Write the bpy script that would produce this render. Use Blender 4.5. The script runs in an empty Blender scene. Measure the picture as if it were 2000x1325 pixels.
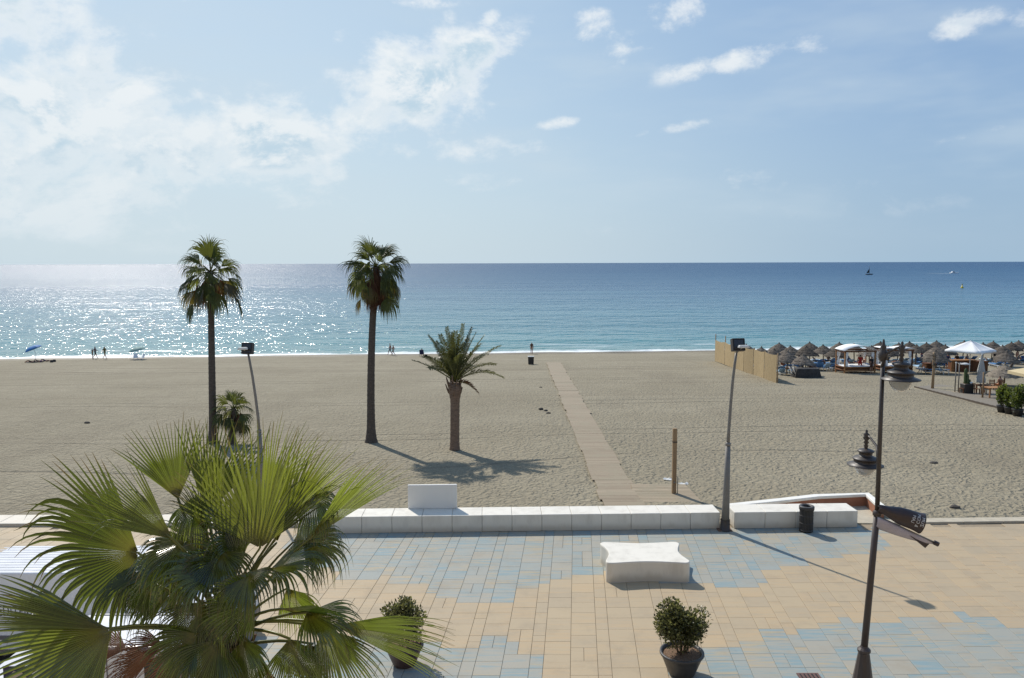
import bpy, bmesh, math, random
from math import sin, cos, pi, radians, atan2, sqrt, exp
from mathutils import Vector, Matrix, noise as mnoise

SC = bpy.context.scene
COL = SC.collection
R = random.Random(7)

# ------------------------------------------------------------------ camera
CAM = Vector((0, 0, 9.5))
F = 1525.0
PITCH = math.atan(148.5 / F)
ROLL = 0.003
fwd = Vector((0, cos(PITCH), -sin(PITCH)))
r0 = Vector((1, 0, 0)); u0 = r0.cross(fwd)
cr = (r0 * cos(ROLL) - u0 * sin(ROLL)).normalized()
cu = cr.cross(fwd).normalized()
cam_d = bpy.data.cameras.new("camera")
cam_d.sensor_width = 36; cam_d.lens = F / 2000 * 36
cam_d.clip_start = 0.1; cam_d.clip_end = 60000
cam = bpy.data.objects.new("camera", cam_d)
cam.matrix_world = Matrix(((cr.x, cu.x, -fwd.x, CAM.x), (cr.y, cu.y, -fwd.y, CAM.y), (cr.z, cu.z, -fwd.z, CAM.z), (0, 0, 0, 1)))
COL.objects.link(cam); SC.camera = cam

SUN_AZ = radians(-31); SUN_EL = radians(44)
sunv = Vector((sin(SUN_AZ) * cos(SUN_EL), cos(SUN_AZ) * cos(SUN_EL), sin(SUN_EL)))

SC.view_settings.view_transform = 'Standard'
SC.view_settings.look = 'None'
SC.view_settings.gamma = 1
SC.view_settings.exposure = -0.12
SC.view_settings.use_curve_mapping = False
SC.cycles.use_denoising = True; SC.cycles.denoiser = 'OPENIMAGEDENOISE'; SC.cycles.denoising_prefilter = 'NONE'; SC.cycles.denoising_input_passes = 'RGB_ALBEDO_NORMAL'
SC.cycles.max_bounces = 6; SC.cycles.diffuse_bounces = 3; SC.cycles.sample_clamp_indirect = 4.0


def lin(r, g, b):
    f = lambda c: (c / 255 / 12.92) if c <= 10 else ((c / 255 + 0.055) / 1.055) ** 2.4
    return (f(r), f(g), f(b), 1)


class NT:
    """small node building helper"""
    def __init__(s, tree):
        s.t = tree; s.n = tree.nodes; s.l = tree.links

    def node(s, typ, **kw):
        n = s.n.new(typ)
        for k, v in kw.items(): setattr(n, k, v)
        return n

    def put(s, sock, v):
        if hasattr(v, 'is_linked'): s.l.new(v, sock)
        elif v is not None:
            try: sock.default_value = v
            except Exception: sock.default_value = v[:3]

    def m(s, op, a=None, b=None, c=None, clamp=False):
        n = s.node('ShaderNodeMath', operation=op, use_clamp=clamp)
        for i, v in enumerate((a, b, c)):
            if v is not None: s.put(n.inputs[i], v)
        return n.outputs[0]

    def vm(s, op, a=None, b=None):
        n = s.node('ShaderNodeVectorMath', operation=op)
        if a is not None: s.put(n.inputs[0], a)
        if b is not None: s.put(n.inputs[1], b)
        return n.outputs[0]

    def noise(s, vec, scale=5, detail=4, rough=0.55, out=0, dist=0.0):
        n = s.node('ShaderNodeTexNoise')
        if vec is not None: s.put(n.inputs['Vector'], vec)
        n.inputs['Scale'].default_value = scale; n.inputs['Detail'].default_value = detail
        n.inputs['Roughness'].default_value = rough; n.inputs['Distortion'].default_value = dist
        return n.outputs[out]

    def mix(s, f, a, b, blend='MIX'):
        n = s.node('ShaderNodeMix', data_type='RGBA', blend_type=blend)
        s.put(n.inputs['Factor'], f); s.put(n.inputs['A'], a); s.put(n.inputs['B'], b)
        return n.outputs['Result']

    def ramp(s, f, *stops):
        n = s.node('ShaderNodeValToRGB')
        s.put(n.inputs[0], f)
        e = n.color_ramp.elements
        while len(e) < len(stops): e.new(0.5)
        for i, (p, c) in enumerate(stops):
            e[i].position = p; e[i].color = c if not isinstance(c, (int, float)) else (c, c, c, 1)
        return n.outputs[0]

    def step(s, x, lo, hi, a=0.0, b=1.0):
        n = s.node('ShaderNodeMapRange', interpolation_type='SMOOTHSTEP')
        s.put(n.inputs[0], x)
        for i, v in zip((1, 2, 3, 4), (lo, hi, a, b)): s.put(n.inputs[i], v)
        return n.outputs[0]

    def scale(s, vec, xyz):
        return s.vm('MULTIPLY', vec, xyz)

    def sep(s, v):
        n = s.node('ShaderNodeSeparateXYZ'); s.put(n.inputs[0], v)
        return n.outputs

    def comb(s, x, y, z):
        n = s.node('ShaderNodeCombineXYZ')
        for i, v in enumerate((x, y, z)): s.put(n.inputs[i], v)
        return n.outputs[0]

    def bump(s, h, strength=0.5, dist=0.02, normal=None):
        n = s.node('ShaderNodeBump')
        s.put(n.inputs['Height'], h); s.put(n.inputs['Strength'], strength); s.put(n.inputs['Distance'], dist)
        if normal is not None: s.put(n.inputs['Normal'], normal)
        return n.outputs[0]


# ------------------------------------------------------------------ world
def px_dir(px, py):
    return (fwd + cr * ((px - 1000) / F) + cu * ((662.5 - py) / F)).normalized()


def make_world():
    w = bpy.data.worlds.new("World"); SC.world = w; w.use_nodes = True
    w.node_tree.nodes.clear()
    N = NT(w.node_tree)
    geo = N.node('ShaderNodeTexCoord').outputs['Generated']
    d = N.vm('NORMALIZE', geo)
    x, y, z = N.sep(d)
    sky = N.node('ShaderNodeTexSky', sky_type='NISHITA')
    sky.sun_disc = False; sky.sun_elevation = SUN_EL; sky.sun_rotation = SUN_AZ
    sky.altitude = 0; sky.air_density = 1.0; sky.dust_density = 0.6; sky.ozone_density = 2.0
    az = N.m('ARCTAN2', x, y)
    el = N.m('ARCSINE', z)
    SS = 0.1
    k = 1 / SS * 2 ** 0.12
    # thin sea haze low over the horizon, whiter towards the sun
    ca = N.m('COSINE', N.m('SUBTRACT', az, SUN_AZ))
    hz_t = N.step(ca, 0.45, 1.0)
    hz_col = N.mix(hz_t, tuple(c * k for c in lin(163, 190, 212)[:3]) + (1,), tuple(c * k for c in lin(203, 220, 229)[:3]) + (1,))
    hf = N.m('MULTIPLY', N.m('POWER', 2.718, N.m('MULTIPLY', N.m('MAXIMUM', el, 0.0), -4.6)), 0.97)
    clear = N.mix(hz_t, tuple(c * k for c in lin(134, 173, 224)[:3]) + (1,), tuple(c * k for c in lin(186, 217, 242)[:3]) + (1,))
    base = N.mix(N.step(z, -0.1, 0.05, 0.0, 0.6), sky.outputs[0], clear)
    glow = N.m('MULTIPLY', N.step(ca, 0.80, 1.0), N.step(el, 0.75, 0.1, 0.0, 0.25))
    base = N.mix(glow, base, tuple(c * k for c in lin(224, 237, 244)[:3]) + (1,))
    base = N.mix(hf, base, hz_col)
    # veil of high cloud
    v1 = N.scale(N.comb(az, el, 0.0), (2.0, 7.5, 1.0))
    veil = N.noise(v1, 1.6, 4, 0.55)
    # cumulus: a density made of noise, gathered in banks
    c3 = N.comb(az, N.m('MULTIPLY', el, 1.5), 0.37)
    n1 = N.noise(c3, 7.5, 9, 0.62, dist=0.25)
    n2 = N.noise(c3, 22.0, 6, 0.6)
    off = N.vm('ADD', c3, (sin(SUN_AZ) * 0.02, 0.026, 0.0))
    n1s = N.noise(off, 7.5, 9, 0.62, dist=0.25)
    banks = [  # px, py, rx, ry, rot(deg, image up-right positive), strength
        (20, 40, 110, 80, -20, 0.95), (60, 185, 260, 80, 4, 1.1), (230, 172, 170, 38, -3, 0.95), (60, 290, 210, 110, 0, 0.9),
        (480, 275, 210, 62, 4, 0.95), (560, 250, 90, 50, 0, 0.4), (200, 330, 420, 80, 0, 0.72), (60, 410, 220, 45, 0, 0.7),
        (820, 165, 115, 62, 10, 1.25), (720, 220, 105, 42, 4, 0.95), (930, 122, 80, 40, 26, 0.95), (762, 112, 58, 42, -10, 1.05),
        (662, 66, 26, 22, 60, 0.8), (628, 20, 10, 16, 0, 0.7), (955, 40, 22, 14, 30, 0.55), (825, 4, 60, 10, 0, 0.6),
        (880, 34, 16, 12, -40, 0.42), (1190, 50, 70, 46, -25, 0.82), (1280, 28, 120, 40, 14, 0.80), (1262, 92, 40, 16, 18, 0.6),
        (1430, 116, 110, 20, 10, 0.74), (1582, 84, 42, 16, -6, 0.62), (1240, 268, 40, 10, 6, 0.62), (1330, 250, 62, 9, 8, 0.55),
        (1090, 241, 38, 11, 10, 0.6), (1900, 46, 75, 20, 6, 0.58), (1995, 40, 35, 18, 0, 0.6), (1935, 256, 100, 14, 12, 0.62),
        (1515, 258, 22, 5, 5, 0.5), (420, 0, 60, 10, 0, 0.5), (90, 2, 50, 12, 0, 0.6), (240, 100, 60, 24, 30, 0.35),
        (860, 290, 280, 26, 0, 0.42), (1500, 420, 400, 26, 3, 0.30), (1200, 370, 500, 44, 0, 0.36), (420, 400, 480, 90, 0, 0.38),
    ]
    M = None
    for bx, by, rx, ry, rot, st in banks:
        dv = px_dir(bx, by)
        a0 = atan2(dv.x, dv.y); e0 = math.asin(dv.z)
        sa = rx / F / (1 + ((bx - 1000) / F) ** 2) * 1.25; se = ry / F * 1.2
        t = radians(rot)
        da = N.m('SUBTRACT', az, a0); de = N.m('SUBTRACT', el, e0)
        u = N.m('ADD', N.m('MULTIPLY', da, cos(t) / sa), N.m('MULTIPLY', de, sin(t) / sa))
        v = N.m('ADD', N.m('MULTIPLY', da, -sin(t) / se), N.m('MULTIPLY', de, cos(t) / se))
        q = N.m('ADD', N.m('MULTIPLY', u, u), N.m('MULTIPLY', v, v))
        g = N.m('MULTIPLY', N.m('POWER', 2.718, N.m('MULTIPLY', q, -0.85)), st)
        M = g if M is None else N.m('MAXIMUM', M, g)
    # the same kind of scattered cloud over the rest of the sky, all round
    wide = N.step(N.noise(N.vm('ADD', N.scale(d, (1, 1, 2)), (3.1, 0.4, 1.7)), 2.2, 3, 0.5), 0.58, 0.8)
    rest = N.m('MULTIPLY', wide, N.step(N.m('ABSOLUTE', az), 0.62, 0.95))
    M = N.m('MAXIMUM', M, N.m('MULTIPLY', rest, 0.8))
    fine = N.m('ADD', N.m('MULTIPLY', N.m('SUBTRACT', n1, 0.5), 2.7), N.m('MULTIPLY', N.m('SUBTRACT', n2, 0.5), 1.1))
    dens = N.m('ADD', M, fine)
    cov = N.m('MULTIPLY', N.step(dens, 0.34, 0.95), N.step(M, 0.10, 0.38))
    shade = N.step(N.m('SUBTRACT', n1, n1s), -0.05, 0.09)      # lit side towards the sun
    thick = N.step(dens, 0.6, 1.25)
    lit = N.m('SUBTRACT', 1.0, N.m('MULTIPLY', thick, N.m('SUBTRACT', 1.0, shade)))
    ccol = N.mix(lit, tuple(c * k for c in lin(186, 212, 230)[:3]) + (1,), tuple(c * k for c in lin(250, 252, 253)[:3]) + (1,))
    ccol = N.mix(N.m('MULTIPLY', hf, 0.75), ccol, hz_col)
    vf = N.m('MULTIPLY', N.step(veil, 0.42, 0.75), N.m('MULTIPLY', N.step(el, 0.0, 0.1), N.step(el, 0.5, 0.12, 0.1, 0.5)))
    base = N.mix(vf, base, tuple(c * k for c in lin(203, 219, 230)[:3]) + (1,))
    out = N.mix(N.m('MULTIPLY', cov, 0.92), base, ccol)
    bg = N.node('ShaderNodeBackground'); bg.inputs[1].default_value = SS
    N.l.new(out, bg.inputs[0])
    o = N.node('ShaderNodeOutputWorld'); N.l.new(bg.outputs[0], o.inputs[0])


make_world()
sd = bpy.data.lights.new("sun", 'SUN'); sd.energy = 4.7; sd.angle = radians(0.53); sd.color = (1, 0.94, 0.85)
so = bpy.data.objects.new("sun", sd); so.rotation_euler = (-sunv).to_track_quat('-Z', 'Y').to_euler()
so.location = (-30, 50, 60); COL.objects.link(so)


# ------------------------------------------------------------------ places on the photograph's rays
def ray(px, py):
    return fwd + cr * ((px - 1000) / F) + cu * ((662.5 - py) / F)


def at_y(px, py, Y):
    d = ray(px, py); return CAM + d * (Y / d.y)


def at_z(px, py, z=0.0):
    d = ray(px, py); return CAM + d * ((z - CAM.z) / d.z)


SEA_Z = -4.04


def sand_z(X, Y):
    return min(-0.02, -0.1 - 0.045 * (Y - 30) + 0.0035 * X)


def on_sand(px, py, h=0.0):
    """the point at height h over the sand seen at this pixel"""
    d = ray(px, py); t = 20.0
    for _ in range(60):
        p = CAM + d * t
        gap = p.z - h - sand_z(p.x, p.y)
        t += gap / (-(d.z) - 0.045 * d.y + 0.0035 * d.x) * 0.8
        if abs(gap) < 1e-4: break
    return CAM + d * t


def m_per_px(p):
    return (p - CAM).dot(fwd) / F


# ------------------------------------------------------------------ mesh building
class MB:
    def __init__(s): s.v = []; s.f = []; s.mi = []; s.sm = []; s.av = []

    def add(s, vs, fs, mi=0, smooth=False):
        o = len(s.v); s.v += [tuple(v) for v in vs]
        for f in fs:
            s.f.append(tuple(i + o for i in f)); s.mi.append(mi); s.sm.append(smooth)
        return s

    def box(s, c, d, rz=0.0, mi=0, M=None, taper=1.0):
        x, y, z = d[0] / 2, d[1] / 2, d[2] / 2
        pts = [(-x, -y, -z), (x, -y, -z), (x, y, -z), (-x, y, -z), (-x * taper, -y * taper, z), (x * taper, -y * taper, z), (x * taper, y * taper, z), (-x * taper, y * taper, z)]
        rot = M if M is not None else Matrix.Rotation(rz, 3, 'Z')
        c = Vector(c)
        return s.add([c + rot @ Vector(p) for p in pts], [(0, 3, 2, 1), (4, 5, 6, 7), (0, 1, 5, 4), (1, 2, 6, 5), (2, 3, 7, 6), (3, 0, 4, 7)], mi)

    def tube(s, path, rad, n=8, mi=0, smooth=True, cap=True, flat=1.0):
        path = [Vector(p) for p in path]
        if isinstance(rad, (int, float)): rad = [rad] * len(path)
        vs = []; fs = []
        t = (path[1] - path[0]).normalized()
        a = t.orthogonal().normalized()
        for i, p in enumerate(path):
            if i == 0: t = path[1] - path[0]
            elif i == len(path) - 1: t = path[-1] - path[-2]
            else: t = path[i + 1] - path[i - 1]
            t.normalize()
            a = (a - t * a.dot(t)).normalized(); b = t.cross(a)
            for k in range(n):
                w = 2 * pi * k / n
                vs.append(p + (a * cos(w) + b * sin(w) * flat) * rad[i])
        for i in range(len(path) - 1):
            for k in range(n):
                k2 = (k + 1) % n
                fs.append((i * n + k, i * n + k2, (i + 1) * n + k2, (i + 1) * n + k))
        s.add(vs, fs, mi, smooth)
        if cap:
            o = len(s.v) - len(vs)
            s.f.append(tuple(o + k for k in range(n))[::-1]); s.mi.append(mi); s.sm.append(False)
            q = o + (len(path) - 1) * n
            s.f.append(tuple(q + k for k in range(n))); s.mi.append(mi); s.sm.append(False)
        return s

    def lathe(s, prof, c=(0, 0, 0), n=24, mi=0, smooth=True, M=None):
        c = Vector(c); vs = []; fs = []
        for r, z in prof:
            for k in range(n):
                w = 2 * pi * k / n
                p = Vector((r * cos(w), r * sin(w), z))
                vs.append(c + (M @ p if M is not None else p))
        for i in range(len(prof) - 1):
            for k in range(n):
                k2 = (k + 1) % n
                fs.append((i * n + k, i * n + k2, (i + 1) * n + k2, (i + 1) * n + k))
        return s.add(vs, fs, mi, smooth)

    def prism(s, poly, y0, y1, mi=0):
        """polygon in x,z pushed along y"""
        n = len(poly)
        vs = [(x, y0, z) for x, z in poly] + [(x, y1, z) for x, z in poly]
        fs = [tuple(range(n)), tuple(range(2 * n - 1, n - 1, -1))]
        for i in range(n):
            j = (i + 1) % n; fs.append((j, i, n + i, n + j))
        return s.add(vs, fs, mi)

    def slab(s, poly, z0, z1, mi=0):
        """polygon in x,y pushed along z"""
        n = len(poly)
        vs = [(x, y, z0) for x, y in poly] + [(x, y, z1) for x, y in poly]
        fs = [tuple(range(n - 1, -1, -1)), tuple(range(n, 2 * n))]
        for i in range(n):
            j = (i + 1) % n; fs.append((i, j, n + j, n + i))
        return s.add(vs, fs, mi)

    def mesh(s, name, mats, bevel=0.0, seg=1):
        me = bpy.data.meshes.new(name)
        me.from_pydata(s.v, [], s.f)
        if not isinstance(mats, (list, tuple)): mats = [mats]
        for m in mats: me.materials.append(m)
        me.polygons.foreach_set('material_index', s.mi)
        me.polygons.foreach_set('use_smooth', s.sm)
        if s.av and len(s.av) == len(s.v):
            at = me.attributes.new('blade', 'FLOAT_VECTOR', 'POINT')
            at.data.foreach_set('vector', [c for t in s.av for c in t])
        if bevel:
            bm = bmesh.new(); bm.from_mesh(me)
            bmesh.ops.remove_doubles(bm, verts=bm.verts, dist=1e-5)
            bmesh.ops.recalc_face_normals(bm, faces=bm.faces)
            ed = [e for e in bm.edges if len(e.link_faces) == 2 and e.calc_face_angle(0) > 0.5]
            bmesh.ops.bevel(bm, geom=ed, offset=bevel, segments=seg, affect='EDGES', profile=0.5, clamp_overlap=True)
            bm.to_mesh(me); bm.free()
        me.update()
        return me

    def build(s, name, mats, parent=None, bevel=0.0, seg=1, loc=None):
        return link(name, s.mesh(name, mats, bevel, seg), parent, loc)


def link(name, data, parent=None, loc=None):
    o = bpy.data.objects.new(name, data); COL.objects.link(o)
    if parent is not None: o.parent = parent
    if loc is not None: o.location = loc
    return o


def tag(o, label=None, cat=None, group=None, kind=None):
    if label: o['label'] = label
    if cat: o['category'] = cat
    if group: o['group'] = group
    if kind: o['kind'] = kind
    return o


def thing(name, label, cat, loc=(0, 0, 0), rz=0.0, group=None):
    o = bpy.data.objects.new(name, None); COL.objects.link(o)
    o.empty_display_size = 0.2
    o.location = loc; o.rotation_euler = (0, 0, rz)
    return tag(o, label, cat, group)


def copy_thing(root, loc, rz=0.0, label=None, scale=None):
    c = root.copy(); COL.objects.link(c); c.location = loc; c.rotation_euler = (0, 0, rz)
    if scale: c.scale = (scale,) * 3
    if label: c['label'] = label
    for ch in list(root.children):
        d = ch.copy(); COL.objects.link(d); d.parent = c
        for g in list(ch.children):
            e = g.copy(); COL.objects.link(e); e.parent = d
    return c


# ------------------------------------------------------------------ materials
def mat(name):
    m = bpy.data.materials.new(name); m.use_nodes = True
    N = NT(m.node_tree); N.n.clear()
    b = N.node('ShaderNodeBsdfPrincipled'); o = N.node('ShaderNodeOutputMaterial')
    N.l.new(b.outputs[0], o.inputs[0])
    return m, N, b, o


def pos(N): return N.node('ShaderNodeNewGeometry').outputs['Position']
def objco(N): return N.node('ShaderNodeTexCoord').outputs['Object']


def simple(name, col, rough=0.6, spec=0.5, var=0.12, scale=6.0, bump=0.0, metal=0.0, stretch=(1, 1, 1), bscale=None, local=True, rnd=0.0):
    m, N, b, o = mat(name)
    co = N.scale(objco(N) if local else pos(N), stretch)
    n = N.noise(co, scale, 5, 0.6)
    c0 = tuple(c * (1 - var) for c in col[:3]) + (1,); c1 = tuple(min(1, c * (1 + var)) for c in col[:3]) + (1,)
    cc = N.ramp(n, (0.3, c0), (0.7, c1))
    if rnd:
        q = N.m('ADD', 1 - rnd, N.m('MULTIPLY', N.node('ShaderNodeObjectInfo').outputs['Random'], 2 * rnd))
        cc = N.mix(1.0, cc, N.comb(q, q, q), 'MULTIPLY')
    N.put(b.inputs['Base Color'], cc)
    N.put(b.inputs['Roughness'], N.m('ADD', N.m('MULTIPLY', N.m('SUBTRACT', n, 0.5), 0.25), rough))
    b.inputs['Specular IOR Level'].default_value = spec; b.inputs['Metallic'].default_value = metal
    if bump: N.put(b.inputs['Normal'], N.bump(N.noise(co, bscale or scale * 4, 4, 0.6), bump, 0.02))
    return m


def leafmat(name, front, back_t, rough=0.35, trans=0.5, var=0.3, spec=0.5, vscale=1.5, blade=False, island=False):
    """leaf: gloss on both sides, light passing through; fan leaves yellow towards the stalk and dry out at the tips"""
    m, N, b, o = mat(name)
    n = N.noise(pos(N), vscale, 3, 0.5)
    rnd = N.node('ShaderNodeObjectInfo').outputs['Random']
    if island: rnd = N.node('ShaderNodeNewGeometry').outputs['Random Per Island']
    t = N.m('ADD', N.m('MULTIPLY', n, 0.3 if island else 0.5), N.m('MULTIPLY', rnd, 0.7 if island else 0.5))
    mk = lambda c, k: tuple(min(1, x * k) for x in c[:3]) + (1,)
    c = N.ramp(t, (0.25, mk(front, 1 - var)), (0.75, mk(front, 1 + var)))
    d = N.ramp(t, (0.25, mk(back_t, 1 - var)), (0.75, mk(back_t, 1 + var)))
    rg = rough
    if blade:
        at = N.node('ShaderNodeAttribute', attribute_name='blade', attribute_type='GEOMETRY')
        reach, seg, mid = N.sep(at.outputs['Vector'])
        k = N.m('ADD', 0.62, N.m('MULTIPLY', seg, 0.76))
        kk = N.comb(k, k, k)
        c = N.mix(1.0, c, kk, 'MULTIPLY'); d = N.mix(1.0, d, kk, 'MULTIPLY')
        yl = N.m('MULTIPLY', N.step(reach, 0.34, 0.02), N.step(mid, 0.35, 0.8, 0.35, 0.95))
        c = N.mix(yl, c, (0.17, 0.16, 0.035, 1)); d = N.mix(yl, d, (0.34, 0.30, 0.05, 1))
        rib = N.m('MULTIPLY', N.step(mid, 0.6, 1.0), 0.3)
        c = N.mix(rib, c, (0.15, 0.17, 0.04, 1))
        dry = N.m('MULTIPLY', N.step(N.m('ADD', reach, N.m('MULTIPLY', N.m('SUBTRACT', seg, 0.5), 0.22)), 0.86, 1.0), 0.85)
        c = N.mix(dry, c, (0.17, 0.12, 0.055, 1)); d = N.mix(dry, d, (0.16, 0.10, 0.04, 1))
    N.put(b.inputs['Base Color'], c)
    b.inputs['Roughness'].default_value = rough; b.inputs['Specular IOR Level'].default_value = spec
    tr = N.node('ShaderNodeBsdfTranslucent')
    N.put(tr.inputs['Color'], d)
    mx = N.node('ShaderNodeMixShader'); mx.inputs[0].default_value = trans
    N.l.new(b.outputs[0], mx.inputs[1]); N.l.new(tr.outputs[0], mx.inputs[2]); N.l.new(mx.outputs[0], o.inputs[0])
    return m


def shore_d(N, P):
    x, y, z = N.sep(P)
    wob = N.m('MULTIPLY', N.m('SUBTRACT', N.noise(N.comb(x, 0.0, 0.0), 0.09, 4, 0.6), 0.5), 6.0)
    return N.m('ADD', N.m('SUBTRACT', N.m('SUBTRACT', y, N.m('MULTIPLY', x, 0.077)), 117.6), wob)


def sand_mat():
    m, N, b, o = mat("beach_sand")
    P = pos(N); x, y, z = N.sep(P)
    big = N.noise(P, 0.09, 4, 0.6)
    mid = N.noise(P, 0.9, 5, 0.65)
    grain = N.noise(P, 14.0, 4, 0.7)
    col = N.ramp(big, (0.3, (0.238, 0.206, 0.142, 1)), (0.7, (0.298, 0.262, 0.187, 1)))
    col = N.mix(N.m('MULTIPLY', N.step(mid, 0.35, 0.7), 0.3), col, (0.19, 0.16, 0.115, 1))
    col = N.mix(N.m('MULTIPLY', N.step(grain, 0.45, 0.75), 0.3), col, (0.36, 0.31, 0.235, 1))
    # raked lines along the shore, in the flat stretch near the water
    lines = N.noise(N.scale(P, (0.012, 0.62, 1)), 1.0, 4, 0.6)
    far = N.step(y, 48.0, 85.0)
    lf = N.m('MULTIPLY', N.step(lines, 0.55, 0.72), N.m('MULTIPLY', far, 0.8))
    col = N.mix(lf, col, (0.2, 0.165, 0.115, 1))
    trk = N.noise(N.scale(P, (0.25, 0.03, 1)), 1.0, 5, 0.65)
    col = N.mix(N.m('MULTIPLY', N.step(trk, 0.52, 0.68), 0.28), col, (0.19, 0.16, 0.115, 1))
    # wheel tracks of the beach tractor and a trodden line
    tracks = None
    for c0, sl, amp, fr, half, wd in ((46.5, 0.03, 0.8, 0.09, 0.85, 0.16), (61.0, -0.02, 1.2, 0.06, 0.85, 0.2), (78.0, 0.015, 1.0, 0.05, 0.9, 0.26), (38.5, 0.10, 1.5, 0.16, 0.0, 0.3), (90.0, 0.03, 1.5, 0.045, 0.9, 0.3)):
        cy = N.m('ADD', N.m('ADD', c0, N.m('MULTIPLY', x, sl)), N.m('MULTIPLY', N.m('SINE', N.m('MULTIPLY', x, fr)), amp))
        dd = N.m('ABSOLUTE', N.m('SUBTRACT', N.m('ABSOLUTE', N.m('SUBTRACT', y, cy)), half))
        mk = N.step(N.m('ADD', dd, N.m('MULTIPLY', N.m('SUBTRACT', mid, 0.5), 0.25)), wd, wd * 0.3)
        tracks = mk if tracks is None else N.m('MAXIMUM', tracks, mk)
    tracks = N.m('MULTIPLY', tracks, N.step(big, 0.36, 0.52))
    col = N.mix(N.m('MULTIPLY', tracks, 0.4), col, (0.175, 0.148, 0.105, 1))
    sh = shore_d(N, P)
    wet = N.step(sh, -5.5, -1.2)
    col = N.mix(N.m('MULTIPLY', wet, 0.75), col, (0.155, 0.125, 0.085, 1))
    wr = N.m('MULTIPLY', N.m('MULTIPLY', N.step(sh, -4.5, -3.0), N.step(sh, 0.5, -1.0)), N.step(N.noise(N.scale(P, (0.09, 0.5, 1)), 1.0, 5, 0.7), 0.54, 0.64))
    col = N.mix(N.m('MULTIPLY', wr, 0.8), col, (0.05, 0.04, 0.026, 1))
    N.put(b.inputs['Base Color'], col)
    N.put(b.inputs['Roughness'], N.m('SUBTRACT', 0.95, N.m('MULTIPLY', wet, 0.4)))
    b.inputs['Specular IOR Level'].default_value = 0.25
    v = N.node('ShaderNodeTexVoronoi', feature='SMOOTH_F1')
    wob = N.noise(P, 1.2, 3, 0.6, out=1)
    N.put(v.inputs['Vector'], N.vm('ADD', N.scale(P, (1, 0.8, 1)), N.scale(wob, (0.9, 0.9, 0.9))))
    v.inputs['Scale'].default_value = 4.8; v.inputs['Smoothness'].default_value = 0.5
    dent = N.m('ADD', N.m('MULTIPLY', v.outputs['Distance'], 1.0), N.m('MULTIPLY', mid, 0.9))
    dent = N.m('ADD', dent, N.m('MULTIPLY', N.noise(P, 5.0, 4, 0.65), 0.55))
    amt = N.step(y, 110.0, 40.0, 0.35, 1.0)
    h = N.m('ADD', N.m('MULTIPLY', dent, amt), N.m('SUBTRACT', N.m('MULTIPLY', lines, N.m('MULTIPLY', far, -2.4)), N.m('MULTIPLY', tracks, 0.7)))
    N.put(b.inputs['Normal'], N.bump(h, 1.0, 0.135))
    return m


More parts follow.
